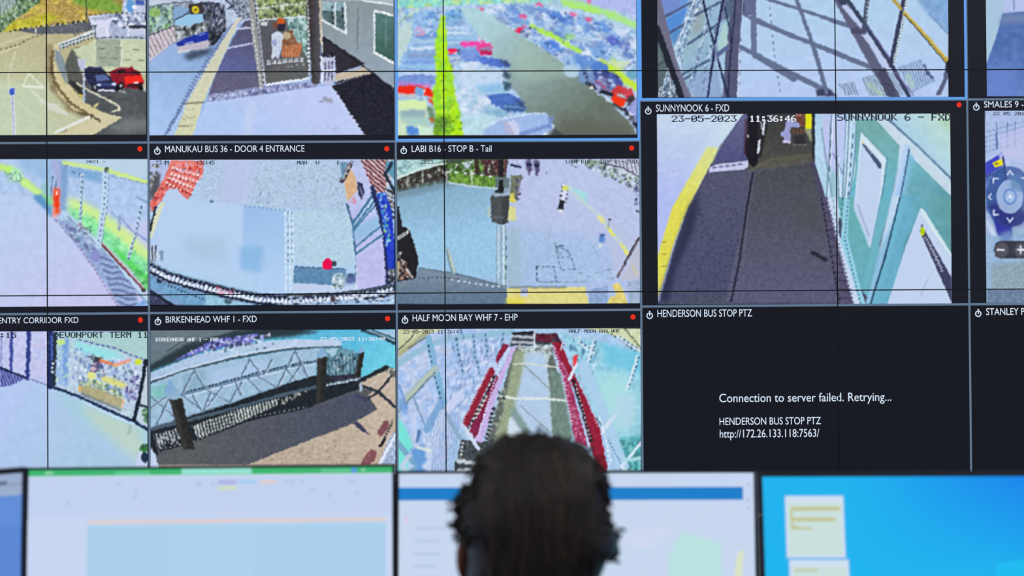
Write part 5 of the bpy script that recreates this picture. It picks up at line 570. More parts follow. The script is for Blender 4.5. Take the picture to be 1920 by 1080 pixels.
    for a_, b_ in (((1255, 230), (1210, 400)), ((1525, 320), (1460, 520)), ((1160, 230), (1260, 300)), ((1400, 200), (1545, 290))): B.line([a_, b_], 18, (206, 226, 240)); B.line([(a_[0]+10, a_[1]), (b_[0]+10, b_[1])], 8, (60, 100, 140), dash=(5, 4))
    B.line([(1190, 380), (1290, 620), (1440, 1010)], 70, (170, 206, 236), soft=2); B.line([(1340, 830), (1440, 1010)], 8, (90, 130, 160), dash=(4, 3)); B.line([(1380, 690), (1225, 875)], 26, (206, 220, 240)); B.line([(1545, 850), (1430, 990)], 18, (214, 230, 244)); B.line([(1440, 960), (1545, 945)], 24, (170, 220, 226), soft=2); B.line([(1290, 690), (1360, 960)], 9, (226, 240, 250), dash=(6, 3))
    B.poly([(760, 180), (1030, 180), (1060, 250), (740, 260)], (66, 72, 84), tex=(3, 22)); B.hatch([(750, 175), (890, 175), (885, 260), (750, 255)], .05, 34, .45, (190, 196, 206), .9); B.line([(890, 170), (890, 250)], 12, (206, 210, 220)); B.poly([(900, 185), (1010, 190), (990, 240), (905, 225)], (96, 36, 54), tex=(3, 20)); B.line([(760, 180), (880, 175)], 14, (30, 32, 40)); B.line([(1010, 190), (1060, 250)], 22, (74, 40, 56))
    B.poly([(775, 270), (1000, 265), (1140, 1010), (560, 1010), (640, 700), (740, 370)], (98, 106, 104), tex=(3, 12)); B.poly([(800, 280), (860, 260), (990, 290), (970, 380), (990, 560), (1010, 1010), (700, 1010), (730, 600)], (176, 196, 196), tex=(4, 6)); B.poly([(770, 290), (830, 270), (800, 560), (740, 760), (690, 1010), (600, 1010), (700, 640)], (150, 164, 136), tex=(3, 12), soft=2); B.poly([(845, 300), (960, 300), (990, 640), (1000, 820), (850, 820), (770, 620)], (178, 204, 232), soft=3, tex=(7, 4)); B.poly([(985, 400), (1050, 420), (1130, 830), (1010, 830), (990, 600)], (112, 136, 128), tex=(3, 14), soft=2); B.poly([(740, 690), (800, 700), (850, 780), (800, 800), (720, 800)], (206, 220, 236), soft=1); B.poly([(760, 620), (840, 740), (880, 800), (820, 790), (740, 680)], (130, 156, 156), soft=2)
    B.line([(820, 370), (980, 520)], 8, (140, 150, 150)); B.line([(800, 620), (990, 790)], 8, (146, 160, 170)); B.line([(680, 565), (780, 580), (960, 580), (1095, 595)], 13, (222, 230, 226), soft=1); B.line([(760, 370), (860, 365), (1040, 390)], 9, (214, 220, 210)); B.specks([(780, 250), (1000, 255), (990, 330), (880, 300), (780, 290)], 50, (5, 12), [(226, 232, 236), (110, 116, 116), (190, 200, 206)]); B.specks([(620, 620), (760, 420), (660, 800), (600, 820)], 50, (5, 11), [(50, 56, 60), (140, 150, 130), (190, 200, 190)])
    B.poly([(700, 240), (735, 255), (660, 370), (650, 340)], (136, 40, 66), tex=(3, 10)); B.poly([(612, 390), (650, 385), (640, 430), (480, 760), (445, 730)], (142, 36, 58), tex=(4, 8)); B.poly([(640, 440), (700, 400), (560, 780), (510, 840), (490, 780)], (128, 40, 76), tex=(3, 14)); B.poly([(750, 265), (778, 265), (700, 450), (640, 620), (570, 850), (525, 845), (600, 620), (680, 420)], (196, 176, 226), tex=(3, 12)); B.line([(738, 270), (660, 420), (540, 820)], 9, (240, 240, 255), dash=(3, 3)); B.line([(645, 440), (560, 620), (480, 780)], 18, (44, 40, 56), dash=(7, 2)); B.line([(630, 460), (545, 640), (490, 770)], 8, (226, 230, 220), dash=(5, 5)); B.line([(600, 560), (530, 700)], 10, (214, 220, 210), dash=(6, 3)); B.line([(645, 370), (665, 430)], 24, (190, 206, 236)); B.line([(612, 395), (450, 730)], 8, (206, 160, 180), dash=(3, 3)); B.line([(640, 640), (590, 850)], 22, (60, 60, 66), dash=(5, 3), jag=(1.5, 9)); B.line([(448, 740), (540, 880)], 24, (196, 212, 240))
    B.poly([(995, 230), (1050, 240), (1090, 330), (1140, 440), (1290, 760), (1340, 1010), (1270, 1010), (1150, 560), (1060, 350)], (148, 34, 58), tex=(3, 10)); B.poly([(1000, 260), (1040, 300), (1110, 480), (1150, 620), (1220, 880), (1140, 850), (1110, 700), (1070, 470)], (158, 52, 92), tex=(3, 10)); B.specks([(1030, 330), (1060, 350), (1210, 860), (1140, 840), (1100, 620)], 140, (5, 9), [(206, 120, 160), (120, 20, 60), (226, 170, 196)], a=.6); B.line([(1015, 270), (1075, 500), (1120, 740)], 12, (206, 196, 226), dash=(3, 3)); B.line([(1130, 470), (1180, 640), (1240, 840)], 18, (44, 36, 48)); B.line([(1140, 490), (1190, 660), (1236, 830)], 8, (206, 206, 206), dash=(4, 4)); B.line([(1160, 430), (1280, 760)], 7, (226, 150, 170), dash=(3, 3)); B.poly([(1130, 320), (1160, 310), (1150, 370), (1125, 390)], (230, 70, 80), soft=1); B.line([(1150, 370), (1105, 460)], 18, (220, 226, 244)); B.line([(1050, 280), (1065, 240)], 10, (226, 230, 246)); B.line([(1270, 700), (1300, 740)], 8, (60, 80, 100))
    B.poly([(440, 830), (560, 850), (640, 830), (560, 1010), (390, 1010), (420, 930)], (70, 78, 84), tex=(3, 26)); B.line([(420, 960), (560, 985)], 24, (196, 206, 214), soft=2, jag=(1.5, 14)); B.line([(450, 850), (440, 940)], 12, (226, 232, 240), dash=(3, 4)); B.line([(480, 780), (545, 890)], 22, (206, 218, 240))

def finish(B, pics):
    # each camera picture: ragged compression edges, soft sensor, the over-sharp halos of a cheap camera
    for key, (x0, y0, x1, y1) in pics.items():
        a, b, c, d = [int(round(v)) for v in (x0-PX0, y0-PY0, x1-PX0, y1-PY0)]
        a, b = max(a, 0), max(b, 0); c, d = min(c, PW_), min(d, PH_)
        if c-a < 8 or d-b < 8: continue
        R = B.C[b:d, a:c]; am = 2.8 if key == 'C' else .7 if key in 'HIR' else 1.1 if key == 'D' else 1.5
        ny, nx = B.noise(4.5)[b:d, a:c], B.noise(3.7)[b:d, a:c]
        Y, X = np.mgrid[0:d-b, 0:c-a]; Y = np.clip(Y+ny*am*.8, 0, d-b-1.001); X = np.clip(X+nx*am, 0, c-a-1.001)
        iy, ix = Y.astype(int), X.astype(int); fy, fx = (Y-iy)[..., None], (X-ix)[..., None]; S = R.copy()
        R[:] = (S[iy, ix]*(1-fx)+S[iy, np.minimum(ix+1, c-a-1)]*fx)*(1-fy)+(S[np.minimum(iy+1, d-b-1), ix]*(1-fx)+S[np.minimum(iy+1, d-b-1), np.minimum(ix+1, c-a-1)]*fx)*fy
        S = np.stack([blur2(R[..., k], 1) for k in range(3)], -1); R += (S-R)*(.95 if key == 'C' else .55)
        S = np.stack([blur2(R[..., k], 3) for k in range(3)], -1); R += (R-S)*.3
        R += B.noise(6)[b:d, a:c][..., None]*1.8
    np.clip(B.C, 0, 255, B.C)
# ---------------------------------------------------------------- the room
M['wall'] = mat('painted_wall', (158, 164, 174), .9, .2, noise=(6, .06)); M['floor'] = mat('carpet', (104, 108, 116), .95, .1, noise=(90, .3)); M['ceiling'] = mat('ceiling_tile', (176, 178, 182), .95, .1, noise=(30, .05))
M['lamp'] = mat('lamp_diffuser', (230, 232, 235), .8, .1, emit=(255, 252, 244)); M['trim'] = mat('trim_paint', (70, 74, 82), .6, .3)
RX, RY0, RY1, RZ = 4.2, -2.2, 5.16, 3.3
def slab(name, a, b, m):
    k = MB(); k.box(a, b); return tag(k.build(name, m), kind='structure')
slab('floor', (-RX-.1, RY0-.1, -.1), (RX+.1, RY1+.1, 0), M['floor']); slab('ceiling', (-RX-.1, RY0-.1, RZ), (RX+.1, RY1+.1, RZ+.1), M['ceiling'])
slab('wall_back', (-RX, RY1, 0), (RX, RY1+.1, RZ), M['wall']); slab('wall_front', (-RX, RY0-.1, 0), (RX, RY0, RZ), M['wall'])
slab('wall_left', (-RX-.1, RY0, 0), (-RX, RY1, RZ), M['wall']); slab('wall_right', (RX, RY0, 0), (RX+.1, RY1, RZ), M['wall'])
slab('baseboard_back', (-RX, RY1-.012, 0), (RX, RY1, .1), M['trim'])
for i, (x, y) in enumerate(LAMP_SPOTS):
    t = thing('ceiling_lamp', 'square white lamp panel set in the ceiling', 'ceiling lamp', (x, y, RZ), 0, 'square lamp panels in the ceiling')
    k = MB(); k.box((-.3, -.3, -.03), (.3, -.27, 0)); k.box((-.3, .27, -.03), (.3, .3, 0)); k.box((-.3, -.27, -.03), (-.27, .27, 0)); k.box((.27, -.27, -.03), (.3, .27, 0)); k.build('frame', M['trim'], t)
    k = MB(); k.box((-.27, -.27, -.02), (.27, .27, -.005)); k.build('diffuser', M['lamp'], t)
    ld = bpy.data.lights.new('lamp_light', 'AREA'); ld.shape = 'SQUARE'; ld.size = .5; ld.energy = LAMP_W; ld.color = (1, .97, .93)
    lo = bpy.data.objects.new('lamp_light', ld); col.objects.link(lo); lo.parent = t; lo.location = (0, 0, -.04)

# ---------------------------------------------------------------- video wall: tiles of the viewing software, cut by the panels they run across
board = Board(); paint(board)
X0W, Z0W, WP, HP = -1.2846853, 2.23529992, 1.21428882, 0.68317398
COLX = [X0W-WP, X0W, X0W+WP, X0W+2*WP, X0W+3*WP]; ROWZ = [Z0W+HP, Z0W, Z0W-HP, Z0W-2*HP]
BZ = .0017
PXM = YW/FPX                                   # metres of wall per photograph pixel, about
sepx = [wp(279.6, 585)[0], wp(743, 430)[0], wp(1202.3, 575)[0], wp(1817.4, 570)[0]]
sw = sepx[1]-sepx[0]; lw = sepx[3]-sepx[2]
smallz = [None, wp(500, 266.3)[1], wp(500, 585.6)[1]]; sh = smallz[1]-smallz[2]; smallz = [smallz[1]+2*sh, smallz[1]+sh, smallz[1], smallz[2], smallz[2]-sh]
largez = [wp(1500, 187.6)[1], wp(1500, 572.7)[1]]; lh = largez[0]-largez[1]; largez = [largez[0]+2*lh, largez[0]+lh, largez[0], largez[1], largez[1]-lh]
smallx = [sepx[0]-2*sw, sepx[0]-sw, sepx[0], sepx[1], sepx[2]]; largex = [sepx[2], sepx[3], sepx[3]+lw]
def prect(x0, y0, x1, y1):
    xm, ym = (x0+x1)/2, (y0+y1)/2
    return wp(x0, ym)[0], wp(xm, y1)[1], wp(x1, ym)[0], wp(xm, y0)[1]
PIC = {'A': (-185, -15, 273.5, 253.3), 'B': (279.7, -15, 738.4, 253.5), 'C': (745.3, -15, 1193.5, 253.5), 'D': (1232.3, -172, 1777.8, 182.5), 'R': (1848.4, -172, 2395, 180),
       'E': (-182, 298.6, 277, 575), 'F': (280.8, 299, 739.8, 572.3), 'G': (743.8, 298, 1199.2, 570), 'H': (1232.4, 213.3, 1783, 570.6), 'I': (1847.6, 207, 2397, 567.3),
       'J': (-182, 621, 276.6, 897), 'K': (282, 618.2, 741.6, 892), 'L': (745, 616, 1201.6, 890)}
finish(board, PIC)
# tiles: key, wall rectangle (x0, z0, x1, z1)
TILES = []
for r, row in enumerate(('....', '.ABC', '.EFG', '.JKL')):
    for c, k in enumerate(row): TILES.append((k, (smallx[c], smallz[r+1], smallx[c+1], smallz[r])))
for r, row in enumerate(('..', 'DR', 'HI', 'MN')):
    for c, k in enumerate(row): TILES.append((k, (largex[c], largez[r+1], largex[c+1], largez[r])))
CAPS = {'F': [('MANUKAU BUS 36 - DOOR 4 ENTRANCE', 309.7, 571, 272.8, 285)], 'G': [('LABI B16 - STOP B - Tail', 771.9, 921.6, 272.5, 284.7)], 'H': [('SUNNYNOOK 6 - FXD', 1229.9, 1367, 196, 209.2)],
        'I': [('SMALES 9 -', 1844.8, 1919, 190, 201.4)], 'J': [('ENTRY CORRIDOR FXD', -3, 147.3, 595, 606)], 'K': [('BIRKENHEAD WHF 1 - FXD', 311, 481.4, 592.6, 604.4)], 'L': [('HALF MOON BAY WHF 7 - EHP', 773.7, 970.5, 589.2, 601.5)],
        'M': [('HENDERSON BUS STOP PTZ', 1232.6, 1409.8, 580.4, 593.8), ('Connection to server failed. Retrying...', 1348.6, 1671, 737, 752.8), ('HENDERSON BUS STOP PTZ', 1349, 1539, 782.6, 796), ('http://172.26.133.118:7563/', 1349.5, 1536, 805, 819.7)],
        'N': [('STANLEY PT', 1848.8, 1930, 577.7, 590.4)]}
ICONS = {'F': (295.2, 284), 'G': (757, 283), 'H': (1215.3, 208.8), 'I': (1830.3, 201.4), 'K': (296.3, 603.6), 'L': (759.3, 600.9), 'M': (1218, 592), 'N': (1834, 588.3)}
DOTS = {'E': (262.5, 279.2), 'F': (725.3, 279), 'G': (1184.3, 277.4), 'H': (1797.9, 196.5), 'J': (263.4, 600), 'K': (726.8, 597.5), 'L': (1186.8, 594.4)}
STAMPS = {'H': [('23-05-2023', 1259, 1380, 216.6, 228.8, 0), ('11:36:46', 1405, 1492, 216.6, 228.6, 1), ('SUNNYNOOK 6 - FXD', 1569.5, 1782, 212.8, 226.4, 0)],
          'J': [(':15', 0, 30, 623.6, 634, 0), ('DEVONPORT TERM 11', 101, 277, 622.2, 633.4, 0)],
          'F': [('23', 292, 303, 301, 309, 0), ('M', 309, 316, 301, 309, 0), (':36:45', 368, 402, 301, 309, 0), ('MAN', 557, 575, 301.5, 308.5, 0), ('U', 592, 598, 301.5, 308.5, 0), ('E', 632, 637, 301.5, 308.5, 0)],
          'G': [('2023', 788.5, 811.5, 299.8, 307, 0), (':36:40', 838, 864, 299.8, 307, 0), ('LABI B16 - STOP B - TAIL', 1061, 1197, 299.5, 306.5, 0)],
          'I': [('23 05 2023', 1861, 1927, 209.8, 216, 0)], 'E': [('2021 -', 161, 198, 300.5, 306, 0)],
          'K': [('BIRKENHEAD WHF 1 - FXD', 292, 410, 633, 640, 1), ('23/05/2023 11:36:40', 600, 722, 632, 638.6, 1)], 'L': [('23-05-2023 11:36:43', 756, 866, 618.2, 625.6, 0), ('HALF MOON BAY WHF', 1066.7, 1162, 617.4, 624, 0)]}
TITLE = {'A': 'camera picture of a ramp and parked cars', 'B': 'camera picture of a forecourt with a bus', 'C': 'camera picture of a full car park, ringed in bright blue', 'D': 'camera picture of a footbridge striped with shadows, ringed in bright blue', 'R': 'camera picture of a blue road',
         'E': 'bleached camera picture of a platform path', 'F': 'camera picture titled MANUKAU BUS 36 - DOOR 4 ENTRANCE', 'G': 'camera picture titled LABI B16 - STOP B - Tail', 'H': 'camera picture titled SUNNYNOOK 6 - FXD', 'I': 'camera picture titled SMALES 9 with round arrow buttons',
         'J': 'camera picture titled ENTRY CORRIDOR FXD', 'K': 'camera picture titled BIRKENHEAD WHF 1 - FXD', 'L': 'camera picture titled HALF MOON BAY WHF 7 - EHP', 'M': 'black tile with a connection failed message', 'N': 'black tile titled STANLEY PT'}
FONT57 = dict(zip("ABCDEFGHIKLMNOPRSTUVWXY0123456789-:/ ", """7E1111117E 7F49494936 3E41414122 7F4141221C 7F49494941 7F09090901 3E4149497A 7F0808087F 00417F4100 7F08142241 7F40404040 7F020C027F 7F0408107F 3E4141413E 7F09090906 7F09192946 4649494931 01017F0101 3F4040403F 1F2040201F 3F4038403F 6314081463 0708700807 3E5149453E 00427F4000 4261514946 2141454B31 1814127F10 2745454539 3C4A494930 0171090503 3649494936 064949291E 0808080808 0036360000 2010080402 0000000000""".split()))
def font_mesh(text):
    cu = bpy.data.curves.new('t', 'FONT'); cu.body = text; cu.resolution_u = 4; cu.offset = .0
    o = bpy.data.objects.new('t', cu); col.objects.link(o); bpy.context.view_layer.update()
    me = bpy.data.meshes.new_from_object(o.evaluated_get(bpy.context.evaluated_depsgraph_get()))
    bm = bmesh.new(); bm.from_mesh(me); bpy.data.objects.remove(o); bpy.data.curves.remove(cu); bpy.data.meshes.remove(me)
    bmesh.ops.remove_doubles(bm, verts=bm.verts, dist=1e-5); return bm
CAPH = max(v.co.y for v in font_mesh('H').verts)
def text_bm(text, x0, x1, yt, yb, y):           # lettering laid on the wall plane at depth y
    bm = font_mesh(text); lo = min(v.co.x for v in bm.verts); hi = max(v.co.x for v in bm.verts)
    xm = (x0+x1)/2; A, zb = wp(x0, yb)[0], wp(xm, yb)[1]; B, zt = wp(x1, yb)[0], wp(xm, yt)[1]
    for v in bm.verts: v.co = Vector((A+(v.co.x-lo)/(hi-lo)*(B-A), y, zb+v.co.y/CAPH*(zt-zb)))
    return bm
def clip_bm(bm, rc):
    bm = bm.copy()
    for co, no in (((rc[0], 0, 0), (-1, 0, 0)), ((rc[2], 0, 0), (1, 0, 0)), ((0, 0, rc[1]), (0, 0, -1)), ((0, 0, rc[3]), (0, 0, 1))):
        if bm.verts: bmesh.ops.bisect_plane(bm, geom=bm.verts[:]+bm.edges[:]+bm.faces[:], plane_co=co, plane_no=no, clear_outer=True)
    return bm
def inter(a, b):
    r = (max(a[0], b[0]), max(a[1], b[1]), min(a[2], b[2]), min(a[3], b[3]))
    return r if r[2]-r[0] > .002 and r[3]-r[1] > .002 else None
def wrect(k, r, y, mi=0): k.face([(r[0], y, r[1]), (r[2], y, r[1]), (r[2], y, r[3]), (r[0], y, r[3])], mi)
def bm_obj(name, bm, m, parent):
    me = bpy.data.meshes.new(name); bm.to_mesh(me); me.materials.append(m); return new_obj(name, me, parent)
L1, L2, L3, L4 = YW-.0005, YW-.0009, YW-.0012, YW-.0015
_fx = (wp(-30, 540)[0], wp(1950, 540)[0]); _fz = (wp(960, 900)[1], wp(960, -25)[1])
def ticks(a, b, f, fine, coarse):
    out = [a]; 
    while out[-1] < b-1e-6: out.append(min(b, out[-1]+(fine if f[0] < out[-1]+1e-6 < f[1] else coarse)))
    return np.array(out)
def picture(name, rc, parent):
    xs = ticks(rc[0], rc[2], _fx, 1.6*PXM, 14*PXM); zs = ticks(rc[1], rc[3], _fz, 1.6*PXM, 14*PXM); nx, nz = len(xs), len(zs)
    X, Z = np.meshgrid(xs, zs); px, py = wall_px(X, Z)
    # beyond the drawn board the pictures carry on mirrored, or stretched at the right
    px = np.where(px < -55, -110-px, px); px = np.where(px > 1945, 1945+(px-1945)*.088, px); py = np.where(py < -55, -110-py, py); py = np.where(py > 874, 1748-py, py)
    u = np.clip(px-PX0-.5, 0, PW_-2); v = np.clip(py-PY0-.5, 0, PH_-2); iu, iv = u.astype(int), v.astype(int); fu, fv = (u-iu)[..., None], (v-iv)[..., None]; C = board.C
    c = (C[iv, iu]*(1-fu)+C[iv, iu+1]*fu)*(1-fv)+(C[iv+1, iu]*(1-fu)+C[iv+1, iu+1]*fu)*fv
    me = bpy.data.meshes.new(name); nf = (nx-1)*(nz-1)
    me.vertices.add(nx*nz); me.vertices.foreach_set('co', np.stack([X, np.full_like(X, L2), Z], -1).astype(np.float32).ravel())
    i = (np.arange(nz-1)[:, None]*nx+np.arange(nx-1)[None]).ravel(); q = np.stack([i, i+1, i+nx+1, i+nx], 1).astype(np.int32)
    me.loops.add(nf*4); me.loops.foreach_set('vertex_index', q.ravel()); me.polygons.add(nf); me.polygons.foreach_set('loop_start', np.arange(0, nf*4, 4, dtype=np.int32))
    at = me.attributes.new('picture', 'FLOAT_COLOR', 'POINT'); at.data.foreach_set('color', np.concatenate([lin(c), np.ones(c.shape[:2]+(1,))], -1).astype(np.float32).ravel())
    me.materials.append(M['picture']); me.update(calc_edges=True); return new_obj(name, me, parent)
def stamp_rects(text, x0, x1, yt, yb):
    xm = (x0+x1)/2; A, B = wp(x0, yb)[0], wp(x1, yb)[0]; zt, zb = wp(xm, yt)[1], wp(xm, yb)[1]; n = len(text)*6-1; du = (B-A)/n; dv = (zt-zb)/7; out = []
    for i, ch in enumerate(text):
        g = FONT57.get(ch, FONT57[' '])
        for cx in range(5):
            bits = int(g[cx*2:cx*2+2], 16); r = 0
            while r < 7:
                if bits >> r & 1:
                    e = r
                    while e+1 < 7 and bits >> (e+1) & 1: e += 1
                    X = A+(i*6+cx)*du; out.append((X, zt-(e+1)*dv, X+du*1.5, zt-r*dv)); r = e
                r += 1
    return out
CAPBM = {k: [text_bm(*t, L4) for t in v] for k, v in CAPS.items()}
PANEL = {(0, 0): 'video wall panel at top left corner, its right strip showing a hillside and sandy ramp', (0, 1): 'video wall panel at left edge, bleached path picture filling its visible strip', (0, 2): 'video wall panel at lower left edge whose right strip begins ENTRY CORRIDOR',
         (1, 0): 'top row video wall panel holding the whole blue bus forecourt picture', (1, 1): 'video wall panel in second row holding the whole MANUKAU BUS 36 title', (1, 2): 'video wall panel in bottom row showing the whole BIRKENHEAD gangway picture',
         (2, 0): 'top row video wall panel with car park rows beside a footbridge crossed by shadows', (2, 1): 'video wall panel in second row with plaza picture and SUNNYNOOK 6 title', (2, 2): 'video wall panel behind the seated person, red handrails picture and HENDERSON title',
         (3, 0): 'top right video wall panel with yellow handrail of the footbridge picture', (3, 1): 'video wall panel at right edge with green posters and grey round arrow buttons', (3, 2): 'mostly black video wall panel at lower right under the STANLEY title'}
for ci in range(4):
    for ri in range(3):
        x0, x1, z1, z0 = COLX[ci], COLX[ci+1], ROWZ[ri], ROWZ[ri+1]; act = (x0+BZ, z0+BZ, x1-BZ, z1-BZ)
        t = thing('display_screen', PANEL[ci, ri], 'video wall screen', ((x0+x1)/2, YW+.05, z0), 0, 'panels of the video wall'); off = Vector(t.location)
        grp = []
        k = MB(); k.box((x0+.0002, YW, z0+.0002), (x1-.0002, YW+.09, z1-.0002), 0); k.box((x0+.1, YW+.09, z0+.1), (x1-.1, RY1, z1-.1), 0)
        for a, b in (((x0+.0002, z0+.0002), (x0+BZ, z1-.0002)), ((x1-BZ, z0+.0002), (x1-.0002, z1-.0002)), ((x0+BZ, z0+.0002), (x1-BZ, z0+BZ)), ((x0+BZ, z1-BZ), (x1-BZ, z1-.0002))):
            k.box((a[0], YW-.002, a[1]), (b[0], YW-.0001, b[1]))
        grp.append(k.build('housing', M['bezel'], t))
        for key, rc in TILES:
            c = inter(rc, act)
            if not c: continue
            k = MB(); wrect(k, c, L1); bw = (4.4 if key in 'CD' else 1.9)*PXM; hb = (4.6 if key in 'CD' else 2.1)*PXM
            bars = [(rc[0], rc[1], rc[0]+bw, rc[3]), (rc[2]-bw, rc[1], rc[2], rc[3]), (rc[0]+bw, rc[1], rc[2]-bw, rc[1]+hb), (rc[0]+bw, rc[3]-hb, rc[2]-bw, rc[3])]
            for b in bars:
                b = (max(b[0], c[0]), max(b[1], c[1]), min(b[2], c[2]), min(b[3], c[3]))
                if b[2]-b[0] > 1e-5 and b[3]-b[1] > 1e-5: wrect(k, b, L3, 1)
            tile = k.build('camera_tile', [M['tile_plain' if key in '.MN' else 'tile'], M['rule_blue' if key in 'CD' else 'rule']], t); grp.append(tile)
            if key in TITLE: tile['label'] = TITLE[key]
            sub = []
            if key in PIC:
                p = inter(prect(*PIC[key]), c)
                if p: sub.append(picture('camera_picture', p, tile))
            for bm in CAPBM.get(key, []):
                b2 = clip_bm(bm, c)
                if b2.faces: sub.append(bm_obj('caption', b2, M['caption'], tile))
            if key in ICONS:
                ix, iz = wp(*ICONS[key]); s = PXM
                if c[0] < ix < c[2] and c[1] < iz < c[3]:
                    k = MB()
                    for j in range(24):
                        a, b = 2*pi*j/24, 2*pi*(j+1)/24; ri_, ro = 4.2*s, 6.1*s
                        k.face([(ix+ri_*cos(a), L4, iz+ri_*sin(a)), (ix+ri_*cos(b), L4, iz+ri_*sin(b)), (ix+ro*cos(b), L4, iz+ro*sin(b)), (ix+ro*cos(a), L4, iz+ro*sin(a))])
                    wrect(k, (ix-.9*s, iz-.6*s, ix+.9*s, iz+4.6*s), L4-.0001); wrect(k, (ix-1.5*s, iz+6.9*s, ix+1.5*s, iz+9*s), L4)
                    sub.append(k.build('stopwatch_icon', M['caption'], tile))
            if key in DOTS:
                ix, iz = wp(*DOTS[key])
                if c[0] < ix < c[2] and c[1] < iz < c[3]:
                    k = MB(); k.face([(ix+4.7*PXM*cos(2*pi*j/20), L4, iz+4.9*PXM*sin(2*pi*j/20)) for j in range(20)]); d = k.build('recording_dot', M['dot'], tile); d['label'] = 'small red dot'; sub.append(d)
            for text, sx0, sx1, syt, syb, light in STAMPS.get(key, []):
                cell = (sx1-sx0)/(len(text)*6-1)*6; pos = 0
                for word in text.split(' '):    # one piece of lettering for each word
                    wx = sx0+pos*cell; pos += len(word)+1; k = MB()
                    if not word: continue
                    for r in stamp_rects(word, wx, wx+cell*len(word)-cell/6, syt, syb):
                        r = (max(r[0], c[0]), max(r[1], c[1]), min(r[2], c[2]), min(r[3], c[3]))
                        if r[2]-r[0] > 1e-5 and r[3]-r[1] > 1e-5: wrect(k, r, L4)
                    if k.f: sub.append(k.build('time_stamp' if word[0].isdigit() or ':' in word else 'lettering', M['stamp_light' if light else 'stamp_dark'], tile))
        for o in grp: o.data.transform(Matrix.Translation(-off))
        for o in grp:
            for ch in o.children: ch.data.transform(Matrix.Translation(-off))

# ---------------------------------------------------------------- desk and monitors
M['desk'] = mat('desk_laminate', (96, 92, 88), .5, .3, noise=(14, .08)); DZ = .74
t = thing('control_desk', 'long grey desk carrying the row of monitors', 'desk', (.3, 2.8, 0))
k = MB(); k.box((-2.6, -.42, DZ-.035), (2.6, .42, DZ)); k.build('worktop', M['desk'], t, bevel=.006)
for sx in (-2.5, -.85, .85, 2.5):
    k = MB(); k.box((sx-.03, -.36, 0), (sx+.03, .36, DZ-.035)); k.build('leg', M['case'], t, bevel=.004)
k = MB(); k.box((-2.5, .3, .3), (2.5, .32, DZ-.035)); k.build('modesty_panel', M['desk'], t)
def monitor(label, top_px, depth, W, yaw, ui, bez=.007, tilt=5, buttons=False):
    TILT = R(tilt)
    """ui(q, u, v): q(list of screen points in metres right of the left edge / below the top edge, colour)"""
    tc = unproj(*top_px, depth); H = W*9/16; ax = Vector((cos(yaw), sin(yaw), 0)); bk = Vector((-sin(yaw), cos(yaw), 0))
    base = Vector((tc.x, tc.y, DZ))-bk*(sin(TILT)*H*.5)+bk*.05
    t = thing('desk_monitor', label, 'monitor', base, yaw, 'monitors in a row on the desk')
    top = Vector((0, -.05+sin(TILT)*H*.5, tc.z-DZ)); dn = Vector((0, -sin(TILT), -cos(TILT))); nb = Vector((0, cos(TILT), -sin(TILT)))
    P = lambda u, v, d=0: top+Vector((u-W/2, 0, 0))+dn*v+nb*d
    def bar(k, u0, v0, u1, v1, d0, d1):
        n = len(k.v); k.v += [tuple(P(u, v, d)) for d in (d0, d1) for u, v in ((u0, v0), (u1, v0), (u1, v1), (u0, v1))]; k.c += [None]*8
        for f in ((0, 3, 2, 1), (4, 5, 6, 7), (0, 1, 5, 4), (1, 2, 6, 5), (2, 3, 7, 6), (3, 0, 4, 7)): k.f.append([n+i for i in f]); k.mi.append(0)
    k = MB(); bar(k, -bez, -bez, W+bez, 0, -.003, .012); bar(k, -bez, H, W+bez, H+.018, -.003, .012); bar(k, -bez, 0, 0, H, -.003, .012); bar(k, W, 0, W+bez, H, -.003, .012)
    k.build('bezel', M['mon_bezel'], t)
    k = MB(); bar(k, 0, 0, W, H, .004, .012); bar(k, -bez+.004, -bez+.004, W+bez-.004, H+.014, .012, .03); bar(k, W*.25, H*.25, W*.75, H*.8, .03, .055); k.build('back_shell', M['case'], t, bevel=.003)
    k = MB(); lay = [0]
    def q(pts, c, same=False):
        lay[0] += 0 if same else 1; d = .0035-lay[0]*.00012
        cs = c if isinstance(c, list) else [c]*len(pts)
        n = len(k.v); k.v += [tuple(P(u, v, d)) for u, v in pts]; k.f.append(list(range(n, n+len(pts)))); k.mi.append(0); k.c += cs
    ui(q, W, H); k.build('screen', M['picture'], t, colour=True)
    k = MB(); k.tube([P(W/2, H*.6, .05), Vector((0, .06, top.z-H*.62)), Vector((0, .07, .012))], [.025, .024, .028], 12); k.build('neck', M['case'], t, smooth=True)
    k = MB(); k.box((-.13, -.09, 0), (.13, .13, .014)); k.build('foot', M['case'], t, bevel=.005)
    if buttons:
        for v in (.062, .086):
            k = MB(); bar(k, -bez+.0005, v, -bez*.35, v+.0022, -.0045, -.002); k.build('button', M['button' if v < .07 else 'mon_bezel'], t)
    return t
def rq(q, s, x0, y0, x1, y1, c): q([(x0*s, y0*s), (x1*s, y0*s), (x1*s, y1*s), (x0*s, y1*s)], c)   # s: metres per pixel of this screen
WHT = (196, 211, 240)
